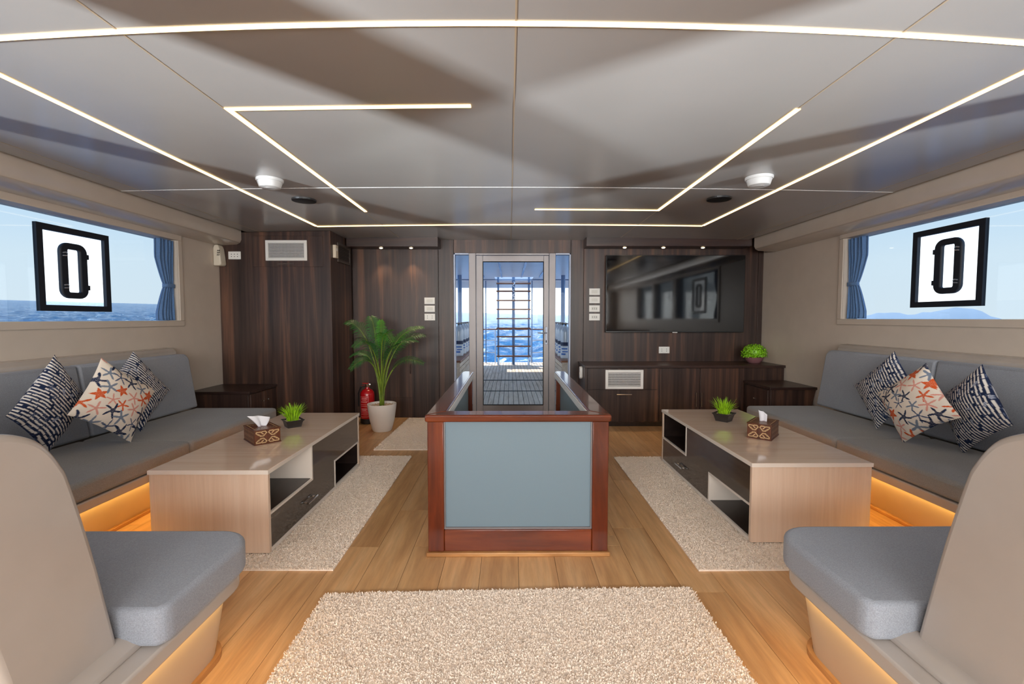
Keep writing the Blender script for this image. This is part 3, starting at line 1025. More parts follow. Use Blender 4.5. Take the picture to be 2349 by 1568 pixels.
# ---- corner side cabinets
sr = thing('side_cabinet', 'small dark wood side cabinet in the right corner, stepped below the low cabinet', 'cabinet', (2.86, 4.82, 0), 'corner side cabinets')
build('body', MB().prism([(2.64, 0.03), (2.99, 0.03), (WX - 0.002, 0.50), (2.64, 0.50)], 'y', 4.57, 5.080), M['wenge'], sr, bevel=0.002)
build('top', bx(2.622, WX - 0.002, 4.550, 5.082, 0.502, 0.528), M['wenge_h'], sr, bevel=0.003)
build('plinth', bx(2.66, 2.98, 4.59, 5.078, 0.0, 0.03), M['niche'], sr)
dd = build('door', bx(2.626, 2.640, 4.60, 5.06, 0.05, 0.49), M['wenge'], sr, bevel=0.002)
build('knob', MB().lathe([(0.004, 0.0), (0.004, -0.010), (0.009, -0.014), (0.009, -0.020), (0.004, -0.023)], (2.626, 4.83, 0.37), 12, 'x'), M['chrome'], dd, smooth=True)
sl_ = thing('side_cabinet', 'small dark wood side cabinet in the left corner, in front of the tall cabinet', 'cabinet', (-2.78, 4.68, 0), 'corner side cabinets')
build('body', MB().prism([(-2.53, 0.03), (-2.99, 0.03), (-WX + 0.002, 0.486), (-2.53, 0.486)], 'y', 4.42, 4.936), M['wenge'], sl_, bevel=0.002)
build('top', bx(-2.508, -WX + 0.002, 4.40, 4.937, 0.488, 0.513), M['wenge_h'], sl_, bevel=0.003)
build('plinth', bx(-2.55, -2.98, 4.44, 4.93, 0.0, 0.03), M['niche'], sl_)
for (a, b_, ky) in ((4.44, 4.672, 4.64), (4.680, 4.92, 4.73)):
    dd = build('door', bx(-2.530, -2.516, a, b_, 0.05, 0.478), M['wenge'], sl_, bevel=0.002)
    build('knob', MB().lathe([(0.004, 0.0), (0.004, 0.010), (0.009, 0.014), (0.009, 0.020), (0.004, 0.023)], (-2.516, ky, 0.385), 12, 'x'), M['chrome'], dd, smooth=True)


# ================================================================== sofas (U shaped bench on each side)
def soft_box(name, x0, x1, y0, y1, z0, z1, mat, parent, bev=0.022, puff=0.006):
    """upholstered slab: bevelled box with a slight crown"""
    nx = max(2, int(abs(x1 - x0) / 0.12)); ny = max(2, int(abs(y1 - y0) / 0.12))
    mb = MB()
    vs, fs = [], []
    for lvl, zz in ((0, z0), (1, z1)):
        for i in range(nx + 1):
            for j in range(ny + 1):
                u, v = i / nx, j / ny
                c = (1 - (2 * u - 1) ** 4) * (1 - (2 * v - 1) ** 4)
                w_ = 0.0025 * math.sin(9 * u + 3 * v) * c
                vs.append((x0 + (x1 - x0) * u, y0 + (y1 - y0) * v, zz + (puff * c + w_ if lvl else 0)))
    k = (nx + 1) * (ny + 1)

    def I(l, i, j): return l * k + i * (ny + 1) + j
    for i in range(nx):
        for j in range(ny):
            fs.append((I(1, i, j), I(1, i + 1, j), I(1, i + 1, j + 1), I(1, i, j + 1)))
            fs.append((I(0, i, j), I(0, i, j + 1), I(0, i + 1, j + 1), I(0, i + 1, j)))
    for i in range(nx):
        fs.append((I(0, i, 0), I(0, i + 1, 0), I(1, i + 1, 0), I(1, i, 0)))
        fs.append((I(0, i + 1, ny), I(0, i, ny), I(1, i, ny), I(1, i + 1, ny)))
    for j in range(ny):
        fs.append((I(0, 0, j + 1), I(0, 0, j), I(1, 0, j), I(1, 0, j + 1)))
        fs.append((I(0, nx, j), I(0, nx, j + 1), I(1, nx, j + 1), I(1, nx, j)))
    if (x1 < x0) ^ (y1 < y0):
        fs = [tuple(reversed(f)) for f in fs]
    mb.add(vs, fs)
    return build(name, mb, mat, parent, bevel=bev, seg=3, angle=50)


def sofa(s, side, xf, xe, zt, yfar):
    """s side sign; xf front of side seat; xe end of the near return bench; zt seat top"""
    t_ = thing('corner_sofa', 'built-in corner sofa with grey cushions along the %s wall' % side, 'sofa', (s * 2.6, 2.6, 0), 'built-in sofas')
    zl = zt - 0.10     # underside of cushions
    S = lambda v: s * v
    # kickboard (leans in towards the floor)
    kb = MB()
    poly = [(S(xf + 0.07), zl - 0.05), (S(xf + 0.20), 0.0), (S(WX - 0.004), 0.0), (S(WX - 0.004), zl - 0.05)]
    kb.prism(poly, 'y', 1.60, yfar - 0.02)
    build('kickboard', kb, M['kick'], t_)
    build('seat_board', bx(S(xf - 0.005), S(WX - 0.004), 1.72, yfar + 0.005, zl - 0.05, zl - 0.001), M['shell'], t_, bevel=0.006)
    build('light_strip', bx(S(xf + 0.035), S(xf + 0.060), 1.75, yfar - 0.04, zl - 0.060, zl - 0.0505), M['led_amber'], t_, label='amber glowing strip under the seat')
    build('floor_trim', bx(S(xf + 0.170), S(xf + 0.197), 1.72, yfar - 0.02, 0.0, 0.022), M['oak_trim'], t_, bevel=0.004)
    # side seat cushions
    soft_box('seat_cushion', S(xf), S(2.82), 2.985, yfar, zl, zt, M['grey2'], t_, bev=0.026)
    soft_box('seat_cushion', S(xf), S(2.82), 1.725, 2.975, zl, zt, M['grey2'], t_, bev=0.022)
    # back cushions, slightly reclined, rounded far top corner
    for (a, b_, far) in ((3.075, yfar + 0.03, 1), (1.26, 3.068, 0)):
        zt2 = 0.905 if s < 0 else 0.935
        pr = rounded_rect(a, b_, zt + 0.001, zt2, 0.06, 5, (1, 0 if far else 1, 0, 0) if far else (0, 0, 0, 0))
        mb = MB()
        n = len(pr)
        lean = lambda z: 0.075 * (z - zt) / 0.5
        vs = [(S(2.815 + lean(p[1])), p[0], p[1]) for p in pr] + [(S(2.93 + lean(p[1]) * 0.6), p[0], p[1]) for p in pr]
        fs = [tuple(range(n)), tuple(reversed(range(n, 2 * n)))] + [((i + 1) % n, i, n + i, n + (i + 1) % n) for i in range(n)]
        if s > 0: fs = [tuple(reversed(f)) for f in fs]
        # front face normal should point to the room
        fs = [tuple(reversed(f)) for f in fs] if s > 0 else fs
        mb.add(vs, fs)
        ob = build('back_cushion', mb, M['grey'], t_, bevel=0.018, seg=3, angle=50)
        import bmesh
        bm = bmesh.new(); bm.from_mesh(ob.data); bmesh.ops.recalc_face_normals(bm, faces=bm.faces); bm.to_mesh(ob.data); bm.free()
    # beige backboard with a ledge on the wall
    zt3 = 0.955 if s < 0 else 0.985
    pb = [(S(2.985), zl), (S(3.005), zt3 - 0.03), (S(3.03), zt3), (S(WX - 0.002), zt3 + 0.004), (S(WX - 0.002), zl)]
    build('backboard', MB().prism(pb, 'y', 1.26, yfar + 0.045), M['shell'], t_, bevel=0.008, seg=3)
    # ---------------- near return bench
    R = 0.13
    yb0, yb1 = 1.215, 1.700

    def endpoly(xend, y0, y1, r):
        pts = [(S(WX - 0.004), y0), (S(xend), y0)]
        for k in range(9):
            a = math.radians(90 * k / 8)
            pts.append((S(xend + r - r * math.cos(a)), y1 - r + r * math.sin(a)))
        pts.append((S(WX - 0.004), y1))
        return pts
    # cushion
    pc = [(S(2.80), yb0), (S(xe + 0.02), yb0), (S(xe), yb0 + 0.03)] + endpoly(xe, yb0, yb1, R)[2:-1] + [(S(2.80), yb1)]
    mbc = MB().prism(pc, 'z', zt - 0.105, zt + 0.004)
    cu = build('seat_cushion', mbc, M['grey'], t_, bevel=0.03, seg=4, angle=60)
    ppts = [(S(xe + 0.012), yb0 + 0.03)] + endpoly(xe + 0.0075, yb0, yb1 - 0.0075, R)[2:-1] + [(S(2.0), yb1 - 0.0075)]
    build('piping', MB().tube([(p[0], p[1], zt - 0.006) for p in ppts], 0.0022, 6), M['grey2'], cu, smooth=True)
    # moulded seat board and base
    build('bench_board', MB().prism(endpoly(xe + 0.012, 0.955, yb1 - 0.02, R), 'z', zt - 0.155, zt - 0.106), M['shell'], t_, bevel=0.008, seg=3)
    pk1 = endpoly(xe + 0.055, 0.96, yb1 - 0.05, R * 0.8)
    pk0 = endpoly(xe + 0.105, 0.96, yb1 - 0.05, R * 0.8)
    n = len(pk0)
    mbk = MB()
    fs = [tuple(reversed(range(n))), tuple(range(n, 2 * n))] + [(i, (i + 1) % n, n + (i + 1) % n, n + i) for i in range(n)]
    if s < 0: pass
    mbk.add([(p[0], p[1], 0.0) for p in pk0] + [(p[0], p[1], zt - 0.156) for p in pk1], fs)
    ob = build('bench_kickboard', mbk, M['kick'], t_, smooth=True, angle=40)
    import bmesh
    bm = bmesh.new(); bm.from_mesh(ob.data); bmesh.ops.recalc_face_normals(bm, faces=bm.faces); bm.to_mesh(ob.data); bm.free()
    # light under the bench board and wood skirting: ribbons following the rounded end
    def ribbon(xend, y0, y1, r, w_, z0, z1):
        out_p = endpoly(xend, y0, y1, r)[1:-1]
        in_p = endpoly(xend + w_, y0, y1 - w_, max(0.02, r - w_))[1:-1]
        m_ = len(out_p)
        vs = [(p[0], p[1], z) for z in (z0, z1) for p in out_p] + [(p[0], p[1], z) for z in (z0, z1) for p in in_p]
        fs = []
        for i in range(m_ - 1):
            fs += [(i, i + 1, m_ + i + 1, m_ + i), (2 * m_ + i + 1, 2 * m_ + i, 3 * m_ + i, 3 * m_ + i + 1),
                   (m_ + i, m_ + i + 1, 3 * m_ + i + 1, 3 * m_ + i), (i + 1, i, 2 * m_ + i, 2 * m_ + i + 1)]
        fs += [(0, m_, 3 * m_, 2 * m_), (m_ - 1, 3 * m_ - 1, 4 * m_ - 1, 2 * m_ - 1)]
        return MB().add(vs, fs)
    build('light_strip', ribbon(xe + 0.030, 0.97, yb1 - 0.036, R * 0.85, 0.014, zt - 0.163, zt - 0.1565), M['led_amber'], t_, label='amber glowing strip under the bench end')
    build('floor_trim', ribbon(xe + 0.088, 0.97, yb1 - 0.03, R * 0.85, 0.017, 0.0, 0.022), M['oak_trim'], t_)
    # moulded divider behind the bench: reclined, rounded top, its end faces the aisle
    xs_ = xe + (0.115 if s < 0 else 0.125)
    pts = [(0.955, zt - 0.104), (0.928, 0.45), (0.850, 0.80), (0.853, 0.885), (0.880, 0.945), (0.920, 0.975), (0.957, 0.977), (1.008, 0.958), (1.046, 0.927), (1.080, 0.874), (1.102, 0.815), (1.160, 0.578), (1.212, zt - 0.104)]
    sp = [pts[0], pts[1]]
    for i in range(1, len(pts) - 2):
        p0, p1, p2, p3 = pts[i - 1], pts[i], pts[i + 1], pts[i + 2]
        for k in range(1, 6):
            u = k / 5
            sp.append(tuple(0.5 * (2 * p1[c] + (p2[c] - p0[c]) * u + (2 * p0[c] - 5 * p1[c] + 4 * p2[c] - p3[c]) * u * u + (3 * p1[c] - p0[c] - 3 * p2[c] + p3[c]) * u ** 3) for c in (0, 1)))
    sp.append(pts[-1])
    pts = sp
    build('divider', MB().prism(pts, 'x', S(xs_), S(WX - 0.004)), M['shell'], t_, bevel=0.016, seg=4, angle=25)
    fp = [(S(xe + 0.07), zt - 0.108), (S(xe + 0.072), zt - 0.095), (S(xe + 0.10), zt - 0.080), (S(xs_ + 0.015), zt - 0.07), (S(xs_ + 0.05), zt - 0.108)]
    build('foot_moulding', MB().prism(fp, 'y', 0.955, 1.235), M['shell'], t_, bevel=0.006, seg=3)
    return t_


sofa(-1, 'left', 2.09, 0.945, 0.42, 4.10)
sofa(1, 'right', 2.155, 0.990, 0.43, 4.12)

# ================================================================== coffee tables
def coffee_table(s, side, x_in, x_out, y0, y1, zt, near_open):
    """x_in faces the aisle. near_open 'upper' or 'lower': which niche is nearest the camera"""
    cx, cy = s * (x_in + x_out) / 2, (y0 + y1) / 2
    t_ = thing('coffee_table', 'pale glossy wood coffee table with dark drawer fronts on the %s rug' % side, 'coffee table', (cx, cy, 0), 'coffee tables')
    S = lambda v: s * v
    X0, X1 = S(x_in), S(x_out)
    zb = 0.0165
    build('tabletop', bx(S(x_in - 0.004), S(x_out + 0.004), y0 - 0.004, y1 + 0.004, zt - 0.022, zt), M['ash_top'], t_, bevel=0.0025)
    build('edge_band', MB().box(S(x_in - 0.005), S(x_out + 0.005), y0 - 0.005, y0 - 0.0041, zt - 0.0215, zt - 0.0008).box(S(x_in - 0.005), S(x_in - 0.0041), y0 - 0.004, y1 + 0.004, zt - 0.0215, zt - 0.0008), M['edge_white'], t_, label='pale edge band of the tabletop')
    build('end_panel', bx(X0, X1, y0, y0 + 0.022, zb, zt - 0.0225), M['ash'], t_, bevel=0.0015)
    build('end_panel', bx(X0, X1, y1 - 0.022, y1, zb, zt - 0.0225), M['ash'], t_, bevel=0.0015)
    build('back_panel', bx(S(x_out - 0.018), X1, y0 + 0.022, y1 - 0.022, zb, zt - 0.0225), M['ash'], t_)
    build('bottom_panel', bx(X0, S(x_out - 0.018), y0 + 0.022, y1 - 0.022, zb, zb + 0.02), M['edge_white'], t_)
    zm = 0.216
    # the two open niches sit diagonally; long dark fronts fill the rest
    yn1 = y0 + 0.518       # near niche length
    yn2 = y1 - 0.515       # far niche start
    up_near = near_open == 'upper'
    nb = (zm + 0.006, zt - 0.0225) if up_near else (zb + 0.02, zm - 0.006)
    fb = (zb + 0.02, zm - 0.006) if up_near else (zm + 0.006, zt - 0.0225)
    dpt = 0.40
    for (a, b_, (c_, d_), dv_y) in ((y0 + 0.022, yn1, nb, yn1), (yn2, y1 - 0.022, fb, yn2)):
        ni = MB()
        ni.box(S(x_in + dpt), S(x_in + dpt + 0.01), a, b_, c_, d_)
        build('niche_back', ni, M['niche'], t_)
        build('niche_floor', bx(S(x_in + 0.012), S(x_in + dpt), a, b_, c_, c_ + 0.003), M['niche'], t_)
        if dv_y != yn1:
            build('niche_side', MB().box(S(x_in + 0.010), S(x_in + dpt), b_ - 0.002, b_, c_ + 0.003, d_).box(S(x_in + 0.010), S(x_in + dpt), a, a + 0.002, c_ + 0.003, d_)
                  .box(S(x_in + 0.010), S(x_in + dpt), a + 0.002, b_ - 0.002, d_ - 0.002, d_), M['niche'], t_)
        if dv_y == yn1:
            build('divider', bx(X0, S(x_in + dpt), yn1, yn1 + 0.014, c_, d_), M['edge_white'], t_)
            sh_a, sh_b = y0 + 0.022, yn1 + 0.014
        else:
            build('divider', bx(X0, S(x_in + dpt), yn2 - 0.014, yn2, c_, d_), M['edge_white'], t_)
            sh_a, sh_b = yn2 - 0.014, y1 - 0.022
        build('shelf', bx(X0, S(x_in + dpt), sh_a, sh_b, zm - 0.006, zm + 0.006), M['edge_white'], t_)
    # dark glossy fronts
    zu0, zu1 = zm + 0.0065, zt - 0.024
    zl0, zl1 = zb + 0.0205, zm - 0.0065
    if up_near:
        low = (y0 + 0.024, yn2 - 0.016); upp = (yn1 + 0.016, y1 - 0.024)
        lowz = (zl0, zm); uppz = (zm, zu1)
        hy = 2.775
    else:
        upp = (y0 + 0.024, yn2 - 0.016); low = (yn1 + 0.016, y1 - 0.024)
        hy = 3.395
    mid = ((yn1 + 0.016), (yn2 - 0.016))
    build('upper_front', bx(S(x_in + 0.003), S(x_in + 0.020), upp[0], upp[1], zm + 0.0065, zu1), M['glossdark'], t_)
    dr_ = build('drawer_front', MB().box(S(x_in + 0.003), S(x_in + 0.020), low[0], low[1], zl0, zm - 0.0065)
                .box(S(x_in + 0.0031), S(x_in + 0.020), mid[0], mid[1], zm - 0.0066, zm + 0.0066), M['glossdark'], t_)
    bar_handle(dr_, (S(x_in + 0.003), hy - 0.055, 0.108), (S(x_in + 0.003), hy + 0.055, 0.108), (-s * 0.022, 0, 0), 0.006)
    return t_


coffee_table(-1, 'left', 1.230, 1.832, 2.300, 3.715, 0.45, 'upper')
coffee_table(1, 'right', 1.298, 1.940, 2.398, 3.838, 0.45, 'lower')

# ================================================================== stair balustrade
bl = thing('stair_balustrade', 'mahogany balustrade with frosted glass panels around the stairwell', 'balustrade', (0.045, 3.2, 0))
BX0, BX1, BY0, BY1 = -0.416, 0.507, 2.298, 4.19
RZ0, RZ1 = 0.697, 0.735
PWI = 0.082
build('plinth', MB().box(BX0 - 0.010, BX1 + 0.010, BY0 - 0.014, BY0 + 0.075, 0.0, 0.022).box(BX0 - 0.010, BX0 + 0.075, BY0 + 0.075, BY1, 0.0, 0.022)
      .box(BX1 - 0.075, BX1 + 0.010, BY0 + 0.075, BY1, 0.0, 0.022), M['oak_trim'], bl, bevel=0.005)
for (x_, y_) in ((BX0, BY0), (BX1 - PWI, BY0), (BX0, BY1 - PWI), (BX1 - PWI, BY1 - PWI)):
    build('post', bx(x_, x_ + PWI, y_, y_ + PWI * (0.8 if y_ == BY0 else 1), 0.022, RZ0), M['mahogany'], bl, bevel=0.004)
build('bottom_rail', bx(BX0 + PWI, BX1 - PWI, BY0 + 0.004, BY0 + 0.06, 0.022, 0.135), M['mahogany_h'], bl, bevel=0.004)
for x_ in (BX0, BX1 - PWI):
    build('bottom_rail', bx(x_ + 0.01, x_ + PWI - 0.01, BY0 + 0.066, BY1 - PWI, 0.022, 0.135), M['mahogany_y'], bl, bevel=0.004)
build('handrail', MB().prism([(BX0 - 0.010, BY0 - 0.016), (BX1 + 0.010, BY0 - 0.016), (BX1 - 0.088, BY0 + 0.094), (BX0 + 0.088, BY0 + 0.094)], 'z', RZ0 + 0.0005, RZ1), M['mahogany_h'], bl, bevel=0.008, seg=3)
build('handrail', MB().prism([(BX0 - 0.010, BY0 - 0.0155), (BX0 + 0.088, BY0 + 0.0945), (BX0 + 0.088, BY1 - 0.02), (BX0 + 0.068, BY1 + 0.01), (BX0 + 0.01, BY1 + 0.01), (BX0 - 0.010, BY1 - 0.02)], 'z', RZ0 + 0.0005, RZ1), M['mahogany_y'], bl, bevel=0.008, seg=3)
build('handrail', MB().prism([(BX1 + 0.010, BY0 - 0.0155), (BX1 + 0.010, BY1 - 0.02), (BX1 - 0.01, BY1 + 0.01), (BX1 - 0.068, BY1 + 0.01), (BX1 - 0.088, BY1 - 0.02), (BX1 - 0.088, BY0 + 0.0945)], 'z', RZ0 + 0.0005, RZ1), M['mahogany_y'], bl, bevel=0.008, seg=3)
build('glass_panel', bx(BX0 + PWI - 0.001, BX1 - PWI + 0.001, BY0 + 0.024, BY0 + 0.032, 0.133, RZ0), M['frost'], bl, label='frosted glass panel')
gb = MB()
for (a, b_, c_, d_) in ((BX0 + PWI, BX0 + PWI + 0.006, 0.135, RZ0), (BX1 - PWI - 0.006, BX1 - PWI, 0.135, RZ0)):
    gb.box(a, b_, BY0 + 0.014, BY0 + 0.024, c_, d_)
gb.box(BX0 + PWI + 0.006, BX1 - PWI - 0.006, BY0 + 0.014, BY0 + 0.024, 0.135, 0.143)
build('glazing_bead', gb, M['alu'], bl)
for x_ in (BX0 + 0.036, BX1 - 0.046):
    build('glass_panel', bx(x_, x_ + 0.010, BY0 + 0.066, BY1 - PWI, 0.133, RZ0), M['frost'], bl, label='frosted glass panel')
for (x_, q) in ((BX0 + 0.089, 0.007), (BX1 - 0.089, -0.007)):
    build('edge_strip', bx(x_, x_ + q, BY0 + 0.10, BY1 - 0.02, RZ0 - 0.012, RZ1 - 0.010), M['white'], bl, label='white strip along the inside of the handrail')


# ================================================================== rugs
def rug(label, poly, n_tuft, seed, tuft=0.006, thick=0.014):
    xs_ = [p[0] for p in poly]; ys_ = [p[1] for p in poly]
    c = (sum(xs_) / len(poly), sum(ys_) / len(poly), 0)
    t_ = thing('rug', label, 'rug', c, 'cream pile rugs')
    build('backing', MB().prism(poly, 'z', 0.0005, thick * 0.62), M['rug'], t_)
    rng = np.random.default_rng(seed)
    x0, x1, y0, y1 = min(xs_), max(xs_), min(ys_), max(ys_)
    pts = np.column_stack([rng.uniform(x0 - .012, x1 + .012, n_tuft * 2), rng.uniform(y0 - .012, y1 + .012, n_tuft * 2)])
    inside = np.ones(len(pts), bool)
    tol = rng.exponential(0.12, len(pts)) * 0.012
    k = len(poly)
    for i in range(k):
        a, b_ = poly[i], poly[(i + 1) % k]
        inside &= ((b_[0] - a[0]) * (pts[:, 1] - a[1]) - (b_[1] - a[1]) * (pts[:, 0] - a[0])) > -(0.002 + tol * math.hypot(b_[0] - a[0], b_[1] - a[1]))
    pts = pts[inside][:n_tuft]
    m_ = len(pts)
    ang = rng.uniform(0, 2 * math.pi, m_)
    lean = rng.uniform(0.2, 1.0, m_) * tuft
    la = rng.uniform(0, 2 * math.pi, m_)
    wd = rng.uniform(0.0016, 0.0034, m_)
    h = rng.uniform(0.6, 1.25, m_) * tuft
    zb = thick * 0.6
    A = np.column_stack([pts[:, 0] - np.cos(ang) * wd, pts[:, 1] - np.sin(ang) * wd, np.full(m_, zb)])
    B_ = np.column_stack([pts[:, 0] + np.cos(ang) * wd, pts[:, 1] + np.sin(ang) * wd, np.full(m_, zb)])
    C_ = np.column_stack([pts[:, 0] + np.cos(la) * lean + np.cos(ang) * wd * .7, pts[:, 1] + np.sin(la) * lean + np.sin(ang) * wd * .7, zb + h])
    D_ = np.column_stack([pts[:, 0] + np.cos(la) * lean - np.cos(ang) * wd * .7, pts[:, 1] + np.sin(la) * lean - np.sin(ang) * wd * .7, zb + h])
    V = np.stack([A, B_, C_, D_], 1).reshape(-1, 3) - np.array([c[0], c[1], 0])
    me = bpy.data.meshes.new('pile')
    me.vertices.add(m_ * 4); me.vertices.foreach_set('co', V.astype(np.float32).ravel())
    me.loops.add(m_ * 4); me.loops.foreach_set('vertex_index', np.arange(m_ * 4, dtype=np.int32))
    me.polygons.add(m_); me.polygons.foreach_set('loop_start', np.arange(0, m_ * 4, 4, dtype=np.int32))
    me.update(calc_edges=True)
    me.materials.append(M['rug'])
    o = bpy.data.objects.new('pile', me)
    o.parent = t_
    o['kind'] = 'stuff'
    COL.objects.link(o)
    return t_


rug('large cream pile rug on the open floor in front of the balustrade', [(-0.805, 0.75), (0.822, 0.75), (0.815, 2.004), (0.30, 1.99), (-0.30, 1.985), (-0.81, 1.955)], 110000, 1)
rug('cream pile rug under the left coffee table', [(-1.86, 2.168), (-0.852, 2.160), (-0.861, 3.982), (-1.86, 3.985)], 70000, 2)
rug('cream pile rug under the right coffee table', [(0.916, 2.146), (1.97, 2.15), (1.97, 3.95), (0.916, 3.945)], 70000, 3)
rug('small cream pile rug on the floor beside the white planter', [(-1.255, 4.19), (-0.44, 4.19), (-0.44, 5.50), (-1.22, 5.53)], 24000, 4)

# ================================================================== cushions with printed fabric
PIL = {'L1': [(-2.595, 2.646, 0.994), (-2.686, 2.879, 0.74), (-2.658, 2.637, 0.424), (-2.562, 2.301, 0.737)],
       'L2': [(-2.559, 2.878, 0.98), (-2.478, 3.202, 0.71), (-2.441, 2.925, 0.435), (-2.513, 2.6, 0.661)],
       'L3': [(-2.688, 3.279, 0.98), (-2.628, 3.544, 0.669), (-2.593, 3.198, 0.424), (-2.652, 2.949, 0.743)],
       'R1': [(2.725, 3.198, 0.981), (2.655, 2.916, 0.728), (2.601, 3.173, 0.438), (2.666, 3.514, 0.706)],
       'R2': [(2.573, 2.791, 0.957), (2.524, 2.529, 0.653), (2.514, 2.859, 0.445), (2.551, 3.142, 0.69)],
       'R3': [(2.675, 2.586, 0.957), (2.583, 2.284, 0.678), (2.665, 2.658, 0.426), (2.753, 2.861, 0.718)]}
NAVY = np.array(lin(34, 44, 72)[:3]); CREAM = np.array(lin(226, 214, 200)[:3]); ORANGE = np.array(lin(206, 88, 42)[:3])
PINK = np.array(lin(214, 150, 136)[:3]); SLATE = np.array(lin(118, 128, 144)[:3]); WHITE = np.array(lin(222, 216, 210)[:3]); STEEL = np.array(lin(92, 104, 132)[:3])


def star_colors(U, V_, seed):
    rng = random.Random(seed)
    col = np.tile(CREAM, (len(U), 1))
    stars = []
    kinds = ['navy', 'orange', 'slate', 'pink', 'dslate', 'orange2', 'navy', 'pink', 'slate']
    q = rng.randrange(9)
    n = 5
    for i in range(n + 1):
        for j in range(n + 1):
            ux = (i + (0.5 if j % 2 else 0.0)) / n + rng.uniform(-.035, .035)
            vy = j / n + rng.uniform(-.035, .035)
            stars.append((ux, vy, kinds[(q + i * 2 + j * 4) % 9], rng.uniform(0, 6.28), rng.uniform(0.105, 0.127)))
    for ux, vy, kd, rot, R in stars:
        du, dv_ = U - ux, V_ - vy
        r = np.hypot(du, dv_)
        th = np.arctan2(dv_, du) + rot
        if kd == 'navy': R = R * 1.15; th = th + 2.2 * r
        c = np.abs(np.cos(2.5 * th))
        if kd == 'orange':
            # solid straight sided star
            a = np.mod(th, 2 * math.pi / 5) - math.pi / 5
            k = R * 0.42 * math.sin(math.pi / 5)
            edge = 1.0 / (np.abs(a) / (math.pi / 5) / R + (1 - np.abs(a) / (math.pi / 5)) / (R * 0.42))
            ins = r < edge
        else:
            p = {'navy': 7, 'orange2': 5, 'slate': 5, 'pink': 6, 'dslate': 9}[kd]
            base = {'navy': 0.28, 'orange2': 0.24, 'slate': 0.24, 'pink': 0.2, 'dslate': 0.16}[kd]
            ins = r < R * (base + (1 - base) * c ** p)
        cc = {'navy': NAVY, 'orange': ORANGE, 'orange2': ORANGE, 'slate': SLATE, 'pink': PINK, 'dslate': STEEL * 0.8}[kd]
        col[ins] = cc
        if kd in ('navy', 'orange', 'orange2'):
            dots = ins & (r < R * 0.45) & (np.sin(U * 260) * np.sin(V_ * 260) > 0.55)
            col[dots] = cc * 0.6 + CREAM * 0.4
    return col


def stripe_colors(U, V_, seed):
    rng = random.Random(seed)
    col = np.tile(NAVY, (len(U), 1))
    nrow = 22
    Vw = V_ + 0.004 * np.sin(U * 17 + seed)
    row = np.floor(Vw * nrow).astype(int)
    fr = Vw * nrow - row
    for k in range(-1, nrow + 1):
        m_ = (row == k) & (fr > 0.28) & (fr < 0.74)
        keep = m_.copy()
        x_ = rng.uniform(0, 0.2)
        while x_ < 1.05:
            g_ = rng.choice((0.010, 0.014, 0.014, 0.05))
            keep &= ~((U > x_) & (U < x_ + g_))
            x_ += rng.uniform(0.09, 0.26)
        col[keep] = WHITE
        thin = (row == k) & ((fr < 0.07) | (fr > 0.93)) & (np.sin(U * 40 + k * 2.1) > 0.55)
        col[thin] = STEEL
    for i in range(16):
        ux, vy, R, rot = rng.random(), rng.random(), rng.uniform(.035, .055), rng.uniform(0, 6.3)
        du, dv_ = U - ux, V_ - vy
        r = np.hypot(du, dv_)
        th = np.arctan2(dv_, du) + rot
        if i % 3 == 0:
            ins = r < R * (0.25 + 0.75 * np.abs(np.cos(2.5 * th)) ** 4)
            col[ins] = STEEL * 0.75
        else:
            ins = (r < R * (0.35 + 0.65 * np.abs(np.cos(th)) ** 3))
            hatch = np.sin((U * math.cos(rot) + V_ * math.sin(rot)) * 320) > -0.2
            col[ins] = STEEL
            col[ins & hatch] = np.array(lin(176, 180, 194)[:3])
    return col


